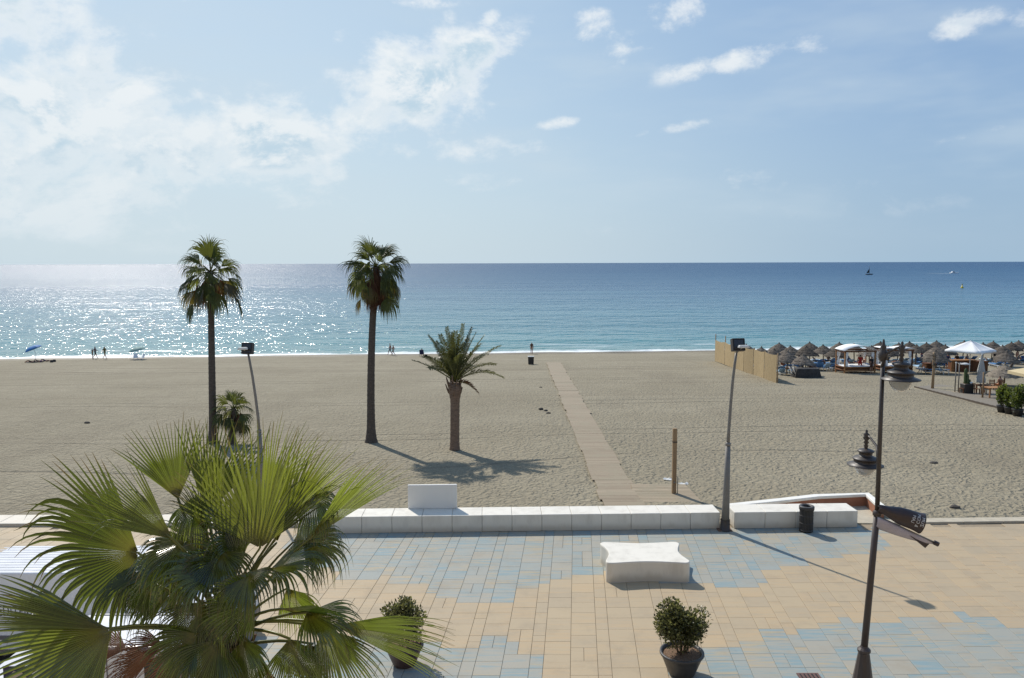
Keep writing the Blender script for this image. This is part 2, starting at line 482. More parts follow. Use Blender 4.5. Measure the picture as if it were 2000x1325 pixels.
def sea_mat():
    m, N, b, o = mat("sea_water")
    P = pos(N); x, y, z = N.sep(P)
    sh = shore_d(N, P)
    lg = N.m('LOGARITHM', N.m('MAXIMUM', sh, 1.0), 10.0)
    patch = N.noise(N.scale(P, (0.004, 0.016, 1)), 1.0, 4, 0.55)
    lg2 = N.m('ADD', lg, N.m('MULTIPLY', N.m('SUBTRACT', patch, 0.5), 0.9))
    col = N.ramp(N.m('DIVIDE', lg2, 4.0), (0.10, (0.14, 0.275, 0.26, 1)), (0.33, (0.05, 0.205, 0.23, 1)), (0.50, (0.017, 0.135, 0.195, 1)),
                 (0.62, (0.010, 0.08, 0.16, 1)), (0.85, (0.007, 0.06, 0.145, 1)))
    # swell, chop and ripples: true slopes, taken over a fixed step
    def height(Q):
        w00 = N.noise(N.scale(Q, (0.012, 0.035, 1)), 1.0, 2, 0.5)
        w0 = N.noise(N.scale(Q, (0.05, 0.12, 1)), 1.0, 2, 0.5)
        w1 = N.noise(N.scale(Q, (0.22, 0.32, 1)), 1.0, 2, 0.55)
        w2 = N.noise(N.scale(Q, (1.0, 0.9, 1)), 1.0, 3, 0.6)
        return N.m('ADD', N.m('ADD', N.m('MULTIPLY', w00, 1.4), N.m('MULTIPLY', w0, 0.8)), N.m('ADD', N.m('MULTIPLY', w1, 0.62), N.m('MULTIPLY', w2, 0.2)))
    D = 0.12
    h0 = height(P); hx = height(N.vm('ADD', P, (D, 0, 0))); hy = height(N.vm('ADD', P, (0, D, 0)))
    # foam on the last waves and along the edge
    fn = N.noise(N.scale(P, (0.16, 0.75, 1)), 1.0, 6, 0.7)
    edge = N.m('SUBTRACT', 1.0, N.step(N.m('ADD', sh, N.m('MULTIPLY', N.m('SUBTRACT', N.noise(N.scale(P, (0.05, 0.0, 0.0)), 1.0, 3, 0.6), 0.5), 9.0)), 0.0, 6.0))
    fo = N.step(N.m('ADD', fn, N.m('MULTIPLY', edge, 0.36)), 0.64, 0.78)
    band = N.m('MULTIPLY', N.step(sh, 5.0, 8.5), N.step(sh, 13.5, 9.5))
    brk = N.m('MULTIPLY', band, N.step(N.noise(N.scale(P, (0.035, 0.2, 1)), 1.0, 4, 0.6), 0.53, 0.66))
    caps = N.m('MULTIPLY', N.step(N.noise(N.scale(P, (0.05, 0.28, 1)), 1.0, 6, 0.72), 0.78, 0.83), N.step(sh, 15.0, 60.0))
    foam = N.m('MAXIMUM', N.m('MULTIPLY', fo, edge), N.m('MAXIMUM', N.m('MULTIPLY', brk, 0.8), N.m('MULTIPLY', caps, 0.55)), clamp=True)
    N.put(b.inputs['Base Color'], N.mix(foam, col, (0.8, 0.82, 0.82, 1)))
    slick = N.step(patch, 0.35, 0.65)
    N.put(b.inputs['Roughness'], N.m('ADD', N.m('MULTIPLY', foam, 0.4), N.m('ADD', 0.11, N.m('MULTIPLY', N.step(lg, 1.6, 3.2), 0.25))))
    b.inputs['IOR'].default_value = 1.333
    b.inputs['Specular IOR Level'].default_value = 0.5
    k = N.m('MULTIPLY', N.m('MULTIPLY', N.m('ADD', 1.6, N.m('MULTIPLY', slick, 0.7)), N.m('ADD', 0.72, N.m('MULTIPLY', N.noise(N.scale(P, (0.018, 0.1, 1)), 1.0, 3, 0.55), 0.56))), 1 / D)
    nrm = N.vm('NORMALIZE', N.comb(N.m('MULTIPLY', N.m('SUBTRACT', h0, hx), N.m('MULTIPLY', k, 0.68)), N.m('MULTIPLY', N.m('SUBTRACT', h0, hy), k), 1.0))
    N.put(b.inputs['Normal'], nrm)
    return m


def tile_mat(name, blue):
    m, N, b, o = mat(name)
    P = pos(N)
    at = N.node('ShaderNodeAttribute', attribute_name='tint', attribute_type='GEOMETRY')
    tr, tg, tb = N.sep(at.outputs['Vector'])
    sv = N.vm('ADD', N.scale(P, (0.9, 9.0, 1)), N.comb(N.m('MULTIPLY', tr, 37.0), N.m('MULTIPLY', tg, 53.0), 0.0))
    streak = N.noise(sv, 1.0, 4, 0.6)
    st2 = N.noise(N.vm('ADD', sv, (11.3, 7.7, 0)), 1.0, 3, 0.55)
    dirt = N.noise(P, 1.1, 5, 0.65)
    fine = N.noise(P, 40.0, 3, 0.6)
    if blue:
        c = N.mix(tr, (0.345, 0.32, 0.262, 1), (0.29, 0.315, 0.295, 1))
        k = N.m('ADD', streak, N.m('MULTIPLY', N.m('SUBTRACT', tg, 0.5), 0.24))
        c = N.mix(N.m('MULTIPLY', N.step(k, 0.45, 0.72), 0.75), c, (0.17, 0.285, 0.33, 1))
        k2 = N.m('ADD', st2, N.m('MULTIPLY', N.m('SUBTRACT', tb, 0.5), 0.25))
        c = N.mix(N.m('MULTIPLY', N.step(k2, 0.55, 0.72), 0.6), c, (0.43, 0.33, 0.19, 1))
    else:
        c = N.mix(tr, (0.44, 0.345, 0.22, 1), (0.40, 0.32, 0.215, 1))
        k = N.m('ADD', streak, N.m('MULTIPLY', N.m('SUBTRACT', tg, 0.5), 0.22))
        c = N.mix(N.m('MULTIPLY', N.step(k, 0.45, 0.7), 0.55), c, (0.47, 0.335, 0.19, 1))
        c = N.mix(N.m('MULTIPLY', N.step(st2, 0.55, 0.75), 0.4), c, (0.33, 0.265, 0.18, 1))
    c = N.mix(N.m('MULTIPLY', N.step(dirt, 0.48, 0.75), 0.42), c, (0.29, 0.24, 0.175, 1))
    spot = N.noise(P, 5.0, 3, 0.6)
    c = N.mix(N.m('MULTIPLY', N.step(spot, 0.70, 0.78), 0.4), c, (0.15, 0.125, 0.1, 1))
    drift = N.m('MULTIPLY', N.step(N.noise(P, 0.5, 5, 0.65), 0.5, 0.68), N.step(N.sep(P)[1], 22.5, 27.5))
    c = N.mix(N.m('MULTIPLY', drift, 0.6), c, (0.34, 0.285, 0.2, 1))
    c = N.mix(N.m('MULTIPLY', fine, 0.14), c, (0.2, 0.17, 0.13, 1))
    N.put(b.inputs['Base Color'], c)
    N.put(b.inputs['Roughness'], N.m('ADD', 0.55, N.m('MULTIPLY', dirt, 0.3)))
    b.inputs['Specular IOR Level'].default_value = 0.35
    N.put(b.inputs['Normal'], N.bump(fine, 0.15, 0.004))
    return m


def white_mat(name, grime=0.35, base=(0.78, 0.765, 0.735, 1)):
    m, N, b, o = mat(name)
    P = pos(N); x, y, z = N.sep(P)
    n = N.noise(N.scale(P, (2.2, 2.2, 0.6)), 1.0, 6, 0.65)
    n2 = N.noise(P, 9, 4, 0.6)
    # splash stains near the ground, uneven
    low = N.step(N.m('ADD', z, N.m('MULTIPLY', N.m('SUBTRACT', n, 0.5), 0.45)), 0.3, 0.02)
    c = N.mix(N.m('MULTIPLY', N.step(n, 0.42, 0.75), 0.42 * grime / 0.35), base, (0.56, 0.52, 0.45, 1))
    c = N.mix(N.m('MULTIPLY', low, grime), c, (0.42, 0.36, 0.27, 1))
    N.put(b.inputs['Base Color'], c)
    b.inputs['Roughness'].default_value = 0.6; b.inputs['Specular IOR Level'].default_value = 0.3
    N.put(b.inputs['Normal'], N.bump(n2, 0.12, 0.01))
    return m


def wood_mat(name, c0, c1, along=(0.6, 9, 9), rough=0.75, local=False, sandy=0.0):
    m, N, b, o = mat(name)
    rnd = N.node('ShaderNodeObjectInfo').outputs['Random']
    P = N.vm('ADD', objco(N) if local else pos(N), N.comb(N.m('MULTIPLY', rnd, 31.0), 0.0, 0.0))
    g = N.noise(N.scale(P, along), 1.0, 5, 0.6)
    t = N.m('ADD', N.m('MULTIPLY', g, 0.65), N.m('MULTIPLY', rnd, 0.35))
    cc = N.ramp(t, (0.25, c0), (0.75, c1))
    if sandy:
        W = pos(N)
        sd_ = N.step(N.m('ADD', N.noise(W, 0.7, 5, 0.65), N.m('MULTIPLY', N.noise(W, 9.0, 3, 0.6), 0.25)), 0.58, 0.74)
        cc = N.mix(N.m('MULTIPLY', sd_, sandy), cc, (0.285, 0.24, 0.165, 1))
    N.put(b.inputs['Base Color'], cc)
    b.inputs['Roughness'].default_value = rough; b.inputs['Specular IOR Level'].default_value = 0.3
    N.put(b.inputs['Normal'], N.bump(g, 0.3, 0.01))
    return m


M_SAND = sand_mat(); M_SEA = sea_mat()
M_BEIGE = tile_mat("beige_paving", False); M_BLUE = tile_mat("blue_paving", True)
M_WHITE = white_mat("white_render", 0.35, (0.8, 0.775, 0.71, 1)); M_SEAT = white_mat("white_bench", 0.6, (0.74, 0.70, 0.615, 1))
M_PANEL = white_mat("white_panel", 0.1, (0.78, 0.755, 0.70, 1))
M_BED = simple("joint_sand", (0.29, 0.235, 0.165), 0.9, 0.2, local=False)
M_KERB = simple("kerb_stone", (0.45, 0.40, 0.31), 0.8, 0.3, scale=3, bump=0.2, local=False)
M_TERRA = simple("terracotta_render", (0.33, 0.15, 0.09), 0.8, 0.3, scale=3, bump=0.2, local=False)
M_BOARD = wood_mat("weathered_boards", (0.23, 0.18, 0.122, 1), (0.345, 0.28, 0.197, 1), sandy=0.85)
M_PLAT = wood_mat("sandy_boards", (0.25, 0.2, 0.135, 1), (0.36, 0.29, 0.2, 1), sandy=0.9)
M_DECK = wood_mat("grey_deck", (0.19, 0.165, 0.13, 1), (0.27, 0.235, 0.185, 1))
M_POST = wood_mat("post_wood", (0.2, 0.13, 0.07, 1), (0.36, 0.25, 0.145, 1), (9, 9, 0.8))
M_WOOD = wood_mat("brown_wood", (0.09, 0.035, 0.015, 1), (0.19, 0.08, 0.035, 1), (1, 6, 6))
M_LWOOD = wood_mat("orange_wood", (0.25, 0.12, 0.05, 1), (0.4, 0.21, 0.09, 1), (1, 6, 6))
M_IRON = simple("dark_iron", (0.045, 0.036, 0.032), 0.45, 0.5, scale=8, bump=0.05)
M_IRON2 = simple("brown_iron", (0.055, 0.040, 0.035), 0.45, 0.5, scale=5, bump=0.05)
M_STEEL = simple("galvanised_steel", (0.20, 0.185, 0.165), 0.55, 0.5, scale=5, metal=0.2)
M_FLOODB = simple("black_floodlight", (0.022, 0.02, 0.019), 0.5)
M_PLASTIC = simple("pale_plastic", (0.62, 0.61, 0.57), 0.4)
M_POT = simple("grey_pot", (0.05, 0.046, 0.044), 0.45, 0.5, scale=4)
M_POT2 = simple("brown_pot", (0.06, 0.035, 0.03), 0.5, 0.5, scale=4)
M_SOIL = simple("gravel_soil", (0.2, 0.13, 0.085), 0.9, 0.2, var=0.6, scale=30, bump=0.8)
M_PAINT = simple("white_paint", (0.72, 0.73, 0.76), 0.25, 0.5, var=0.04, scale=2)
M_GREYP = simple("grey_trim", (0.13, 0.125, 0.135), 0.4)
M_GLASSD = simple("dark_window", (0.02, 0.02, 0.025), 0.08, 0.6, var=0.1)
M_PURPLE = simple("dark_blue_panel", (0.022, 0.016, 0.075), 0.3)
M_EMBLEM = simple("pale_emblem", (0.5, 0.42, 0.33), 0.5)
M_LETTER = simple("dark_lettering", (0.03, 0.04, 0.06), 0.5)
M_RUBBER = simple("rubber", (0.02, 0.02, 0.02), 0.8, 0.3)
M_BANNER = simple("dark_banner_cloth", (0.045, 0.028, 0.026), 0.4, 0.5, scale=4)
M_LILAC = simple("lilac_banner_cloth", (0.42, 0.37, 0.40), 0.4, 0.5, scale=3)
M_BLETTER = simple("white_banner_print", (0.7, 0.7, 0.7), 0.5)
M_THATCH = simple("grey_thatch", (0.13, 0.11, 0.09), 0.95, 0.1, rnd=0.3, var=0.5, scale=3.5, bump=0.9, bscale=14)
M_THATCH2 = simple("pale_thatch", (0.22, 0.185, 0.145), 0.95, 0.1, var=0.4, scale=3.5, bump=0.9, bscale=14)
M_REED = simple("reed_matting", (0.36, 0.27, 0.15), 0.85, 0.2, rnd=0.14, var=0.22, scale=3.0, stretch=(6, 6, 0.5), bump=0.5, bscale=12, local=False)
M_CANVAS = simple("white_canvas", (0.8, 0.8, 0.79), 0.8, 0.2, var=0.03)
M_TAN = simple("tan_canvas", (0.55, 0.45, 0.27), 0.8, 0.2, var=0.06)
M_BLUEC = simple("blue_cushion", (0.1, 0.22, 0.42), 0.8, 0.2, var=0.2)
M_LBLUE = simple("pale_blue_cushion", (0.36, 0.52, 0.66), 0.8, 0.2, var=0.2)
M_WPLAS = simple("white_plastic", (0.75, 0.75, 0.74), 0.4)
M_DCLOTH = simple("dark_cover", (0.055, 0.052, 0.05), 0.8, 0.2, var=0.3, scale=3, bump=0.4)
M_FABB = simple("blue_parasol_cloth", (0.03, 0.17, 0.42), 0.7, 0.3, var=0.25)
M_FABG = simple("green_parasol_cloth", (0.18, 0.3, 0.27), 0.7, 0.3, var=0.25)
M_BINM = simple("dark_bin_metal", (0.04, 0.037, 0.036), 0.5, 0.5)
M_ROCK = simple("dark_stone", (0.07, 0.06, 0.05), 0.9)
M_PTRUNK = simple("palm_trunk", (0.105, 0.085, 0.07), 0.9, 0.2, var=0.35, scale=5, stretch=(1, 1, 4), bump=0.7, bscale=9)
M_DTRUNK = simple("date_palm_trunk", (0.21, 0.145, 0.105), 0.9, 0.2, var=0.35, scale=5, stretch=(1, 1, 3), bump=0.8, bscale=8)
M_FIBRE = simple("reddish_fibre", (0.14, 0.08, 0.045), 0.8, 0.3, var=0.5, scale=8, stretch=(3, 3, 0.6), bump=0.6)
M_FAN = leafmat("fan_leaf", (0.036, 0.06, 0.013), (0.20, 0.245, 0.024), 0.2, 0.4, spec=1.0, blade=True)
M_FAND = leafmat("shaded_fan_leaf", (0.032, 0.05, 0.011), (0.115, 0.15, 0.014), 0.3, 0.36, spec=0.5, blade=True)  # darker leaf copy: shade of blades turned from the sun put in its colour
M_FANY = leafmat("lit_young_fan_leaf", (0.055, 0.084, 0.018), (0.23, 0.265, 0.028), 0.22, 0.45, spec=1.0, blade=True)  # yellower copy: light through the blades put in its colour; also for unopened spears
M_PET = leafmat("leaf_stalk", (0.16, 0.17, 0.05), (0.25, 0.25, 0.05), 0.3, 0.15)
M_DEAD = leafmat("dry_leaf", (0.13, 0.062, 0.032), (0.22, 0.09, 0.04), 0.6, 0.3, spec=0.25)
M_FANFAR = leafmat("far_fan_leaf", (0.05, 0.065, 0.022), (0.17, 0.19, 0.03), 0.5, 0.35, spec=0.25, vscale=0.8)
M_FANOLD = leafmat("yellowing_fan_leaf", (0.085, 0.07, 0.022), (0.2, 0.15, 0.02), 0.45, 0.35, vscale=0.8)
M_DATE = leafmat("date_leaflet", (0.055, 0.062, 0.026), (0.16, 0.165, 0.035), 0.4, 0.3, vscale=0.8)
M_BUSH = leafmat("bush_leaf", (0.075, 0.08, 0.034), (0.22, 0.22, 0.07), 0.33, 0.36, var=0.72, vscale=9, island=True)
M_BUSH2 = leafmat("shrub_leaf", (0.06, 0.085, 0.02), (0.22, 0.27, 0.05), 0.4, 0.4, var=0.55, vscale=6, island=True)
M_TWIG = simple("twig", (0.12, 0.085, 0.055), 0.9)
M_CACTUS = simple("cactus_green", (0.05, 0.08, 0.025), 0.6)
M_SKIN = simple("skin", (0.36, 0.19, 0.12), 0.5, 0.4, var=0.08)
M_HAIR = simple("dark_hair", (0.02, 0.014, 0.01), 0.5)
CLOTH = {}


def cloth(c):
    if c not in CLOTH:
        rgb = dict(black=(0.02, 0.02, 0.022), red=(0.32, 0.02, 0.015), white=(0.7, 0.7, 0.68), navy=(0.025, 0.03, 0.08), olive=(0.12, 0.13, 0.05),
                   grey=(0.14, 0.14, 0.15), khaki=(0.25, 0.2, 0.12), purple=(0.09, 0.04, 0.1), orange=(0.4, 0.12, 0.03), brown=(0.09, 0.045, 0.03), teal=(0.05, 0.2, 0.22))[c]
        CLOTH[c] = simple(c + "_cloth", rgb, 0.85, 0.2)
    return CLOTH[c]


# ================================================================== the setting
def wall_y(x):  # line of the bench wall's front foot: it runs very slightly away to the right
    return 26.98 + 0.027 * x


def lerp(a, b, t): return a + (b - a) * t


def make_ground():
    # sand, one sheet that dips under the sea
    xs = [-400, -250, -170] + [-130 + i * 2.0 for i in range(131)] + [170, 250, 400]
    ys = [27.72 + i * 0.8 for i in range(60)] + [75.72 + i * 1.6 for i in range(40)] + [145, 160]
    mb = MB(); vs = []; fs = []
    for yy in ys:
        for xx in xs:
            z = sand_z(xx, yy)
            p = Vector((xx, yy, 0))
            amp = min(1.0, max(0.0, (yy - 29.5) / 6.0)) * (1.0 if yy < 105 else 0.35)
            z += amp * (0.10 * mnoise.noise(p * 0.11) + 0.05 * mnoise.noise(p * 0.35))
            if yy > 120: z -= (yy - 120) * 0.02
            vs.append((xx, yy, z))
    nx = len(xs)
    for j in range(len(ys) - 1):
        for i in range(nx - 1):
            a = j * nx + i; fs.append((a, a + 1, a + nx + 1, a + nx))
    mb.add(vs, fs, 0, True)
    tag(mb.build("sand", M_SAND), kind='structure')
    # sea, to the horizon
    mb = MB(); vs = []; fs = []
    rows = [104.0]
    while rows[-1] < 42000: rows.append(rows[-1] * 1.12 + 2)
    for yy in rows:
        w = 420 + yy * 1.6
        for i in range(9): vs.append((lerp(-w, w, i / 8), yy, SEA_Z))
    for j in range(len(rows) - 1):
        for i in range(8):
            a = j * 9 + i; fs.append((a, a + 1, a + 10, a + 9))
    mb.add(vs, fs)
    tag(mb.build("sea", M_SEA), kind='structure')
    # promenade bed and its tiles
    mb = MB()
    mb.slab([(-60, -12), (60, -12), (60, 28.0), (-60, 28.0)], -0.5, -0.035)
    prom = tag(mb.build("promenade", M_BED), kind='structure')
    upper = [(-400, 1112), (560, 1112), (640, 1110), (700, 1143), (760, 1130), (860, 1165), (925, 1187), (970, 1172), (1085, 1137), (1180, 1118),
             (1360, 1142), (1480, 1141), (1520, 1112), (1570, 1110), (1610, 1084), (1730, 1082), (1731, 900), (3000, 900)]
    lower = [(-400, 1247), (860, 1247), (900, 1262), (945, 1276), (948, 1252), (1002, 1252), (1003, 1280), (1080, 1281), (1081, 1500), (1279, 1500), (1282, 1283), (1400, 1262),
             (1482, 1262), (1484, 1240), (1546, 1240), (1575, 1216), (1755, 1216), (1757, 1198), (1828, 1198), (1829, 1216), (1868, 1216), (1870, 1198), (1935, 1198), (1937, 1216), (3000, 1218)]

    def yb(poly, x):
        for (x0, y0), (x1, y1) in zip(poly, poly[1:]):
            if x0 <= x <= x1: return lerp(y0, y1, (x - x0) / max(1e-6, x1 - x0))
        return 0

    def to_px(p):
        d = p - CAM; w = d.dot(fwd)
        return 1000 + F * d.dot(cr) / w, 662.5 - F * d.dot(cu) / w

    tan5 = math.tan(radians(4.75))
    rr = random.Random(3)
    tiles = []
    WID = [0.65, 0.65, 0.325]
    # the tile edges run towards a point over the sea a little to the east
    u = -21.0; c = 0; cols = []
    while u < 19: cols.append((u, WID[c % 3])); u += WID[c % 3]; c += 1
    for u0, w in cols:
        v = 13.0 + rr.choice((0.0, 0.325))
        while v < 28.9:
            h = 0.65
            if w > 0.5 and rr.random() < 0.16: parts = [(u0, w / 2), (u0 + w / 2, w / 2)]
            else: parts = [(u0, w)]
            if w < 0.5 and rr.random() < 0.3: h = 0.325
            for (uu, ww) in parts: tiles.append((uu, ww, v, h))
            v += h
    recs = []
    for uu, ww, v, h in tiles:
        g = 0.0038
        z = rr.uniform(-0.0015, 0.0015)
        q = []
        for a, b in ((uu + g, v + .002), (uu + ww - g, v + .002), (uu + ww - g, v + h - .002), (uu + g, v + h - .002)):
            q.append(Vector((a + (b - 13) * tan5 + 0.2, b, 0)))
        cen = (q[0] + q[2]) / 2
        lim = 27.70 + 0.03 * (cen.x - 16) if cen.x > 12.5 else (27.66 if cen.x < -7.6 else wall_y(cen.x) + 0.6)
        if cen.y + 0.33 > lim: continue
        px, py = to_px(cen)
        if cen.y < 13.0 or cen.x > 20.6: continue
        blue = (py < yb(upper, px) and px > 575) or py > yb(lower, px)
        d = (cen - CAM).length
        tint = (rr.random(), rr.random(), rr.random())
        e = Vector((0.006, 0, 0)); f = Vector((0, 0.003, 0))
        top = [q[0] + e + f, q[1] - e + f, q[2] - e - f, q[3] + e - f]
        up = Vector((0, 0, 1))
        vs = [p + up * -0.034 for p in q] + [p + up * (z - 0.005) for p in q] + [p + up * z for p in top]
        fs = [(8, 9, 10, 11)] + [(i, (i + 1) % 4, 4 + (i + 1) % 4, 4 + i) for i in range(4)] + [(4 + i, 4 + (i + 1) % 4, 8 + (i + 1) % 4, 8 + i) for i in range(4)]
        size = ww * h / d ** 3 * (1 if (0 < px < 2000 and py < 1335) else 0.001)
        if px < 560 and py > 1120: size *= 0.01        # behind the palm and the vans
        recs.append((size, blue, vs, fs, tint))
    recs.sort(key=lambda r: -r[0])

    def tinted(me, tints):
        a = me.attributes.new('tint', 'FLOAT_VECTOR', 'POINT')
        a.data.foreach_set('vector', [c for t in tints for c in t])

    for size, blue, vs, fs, tint in recs[:300]:
        mb = MB().add(vs, fs)
        me = mb.mesh("tile", M_BLUE if blue else M_BEIGE); tinted(me, [tint] * len(vs))
        link("tile", me, prom)
    mb = MB(); ts = []
    for size, blue, vs, fs, tint in recs[300:]:
        mb.add(vs, fs, 1 if blue else 0); ts += [tint] * len(vs)
    me = mb.mesh("paving", [M_BEIGE, M_BLUE]); tinted(me, ts)
    tag(link("paving", me, prom), kind='stuff')
    # plain paving on towards the building the photograph was taken from
    mb = MB(); mb.slab([(-60, -12), (60, -12), (60, 12.9), (-60, 12.9)], -0.03, -0.004)
    mb.slab([(-60, 12.9), (-21.5, 12.9), (-21.5, 27.6), (-60, 27.6)], -0.03, -0.004)
    mb.slab([(20.5, 12.9), (60, 12.9), (60, 29.0), (20.5, 27.8)], -0.03, -0.004)
    me = mb.mesh("pavement", M_BEIGE); tinted(me, [(0.4, 0.5, 0.5)] * len(mb.v))
    tag(link("pavement", me), kind='structure')
    # kerb between the open promenade and the sand, on the far side of the steps
    mb = MB(); x = 13.45
    while x < 60:
        mb.box((x + 0.75, 27.92 + 0.03 * (x + 0.75 - 16), -0.02), (1.494, 0.45, 0.15), rz=0.03); x += 1.5
    tag(mb.build("kerb", M_KERB, bevel=0.012), kind='structure')
    mb = MB(); mb.box((0, 0, 0), (0.5, 0.3, 0.02), mi=0)
    for i in range(5): mb.box((-0.18 + i * 0.09, 0, 0.012), (0.03, 0.22, 0.006), mi=1)
    p = at_z(1581, 1322, 0.012)
    dc = thing("drain_cover", "small rusty brown drain cover set in the blue paving near the lamp post", "drain cover", p)
    mb.build("grate", [simple("rust_plate", (0.12, 0.06, 0.05), 0.7), M_RUBBER], dc)


make_ground()


# ------------------------------------------------------------------ walls
def make_walls():
    w = thing("bench_wall", "long low white bench wall with an upright backrest along the blue paving", "wall", (0, 26.98, 0))
    ang = math.atan(0.027)
    x = -7.47; n = 14; step = (7.41 + 7.47) / n
    mb = MB().box((0, 0, 0.3), (step - 0.008, 0.93, 0.6))
    me = mb.mesh("block", M_SEAT, bevel=0.018, seg=2)
    for i in range(n):
        o = link("block", me, w, ((x + (i + 0.5) * step), 0.465 + 0.027 * (x + (i + 0.5) * step) + R.uniform(-0.002, 0.002), R.uniform(-0.002, 0.002)))
        o.rotation_euler.z = ang
    a = at_y(798, 990, 27.85); b = at_y(893, 990, 27.85)
    xc = (a.x + b.x) / 2
    mb = MB().box((0, 0, 0.44), (b.x - a.x, 0.1, 0.88))
    o = mb.build("backrest", M_PANEL, w, bevel=0.012, loc=(xc, 0.87 + 0.027 * xc, 0.602)); o.rotation_euler.z = ang
    w2 = thing("bench_wall", "short white bench wall with a dark litter bin standing before it", "wall", (7.92, 27.19, 0))
    n = 4; step = 4.48 / n
    me = MB().box((0, 0, 0.3), (step - 0.008, 0.93, 0.6)).mesh("block", M_SEAT, bevel=0.018, seg=2)
    for i in range(n):
        o = link("block", me, w2, ((i + 0.5) * step, 0.465 + 0.027 * (i + 0.5) * step, 0)); o.rotation_euler.z = ang
    # broad low white coping farther west
    w3 = thing("coping_wall", "flat white coping strip at the edge of the sand beyond the white van", "wall", (-7.55, 27.62, 0))
    for i in range(26):
        mb = MB().box((-(i + 0.5) * 1.12, 0.5, 0.02), (1.11, 1.0, 0.2))
        mb.build("coping_stone", M_SEAT, w3, bevel=0.012)
    # white-capped terracotta wall of the steps down to the sand
    top = 0.47
    path = [at_z(1425, 986, top), at_z(1530, 975, top), at_z(1595, 967.5, top), at_z(1694, 964, top), at_z(1722, 988, top)]
    w4 = thing("stair_wall", "white capped terracotta wall enclosing the steps down to the sand", "wall", (path[0].x, path[0].y, 0))
    o = Vector((path[0].x, path[0].y, 0))

    def strip(width, z0, z1):
        mb = MB(); L = []; Rr = []
        for i, p in enumerate(path):
            if i == 0: t = path[1] - path[0]
            elif i == len(path) - 1: t = path[-1] - path[-2]
            else: t = ((path[i + 1] - p).normalized() + (p - path[i - 1]).normalized())
            t.z = 0; t.normalize(); s = Vector((-t.y, t.x, 0)) * width / 2
            if 0 < i < len(path) - 1: s *= 1.12
            L.append(p + s - o); Rr.append(p - s - o)
        poly = [(p.x, p.y) for p in Rr] + [(p.x, p.y) for p in reversed(L)]
        n = len(path)
        vs = [(p.x, p.y, z) for z in (z0, z1) for p in Rr + L]
        fs = []
        for i in range(n - 1):
            a, b, c, d = i, i + 1, n + i + 1, n + i
            k = 2 * n
            fs += [(a + k, b + k, c + k, d + k), (d, c, b, a), (a, b, b + k, a + k), (c, d, d + k, c + k)]
        k = 2 * n
        fs += [(0, k, n + k, n), (n - 1, 2 * n - 1, 2 * n - 1 + k, n - 1 + k)]
        return mb.add(vs, fs)
    strip(0.2, -0.5, top - 0.11).build("masonry", M_TERRA, w4)
    strip(0.29, top - 0.11, top).build("cap", M_WHITE, w4, bevel=0.015)

    mb = MB(); q = [(p.x, p.y) for p in path]
    mb.slab([(7.6, 28.0), (13.3, 27.75), q[4], q[3], q[2], q[1], q[0]], -0.12, -0.006)
    tag(mb.build("landing", M_KERB), kind='structure')


make_walls()


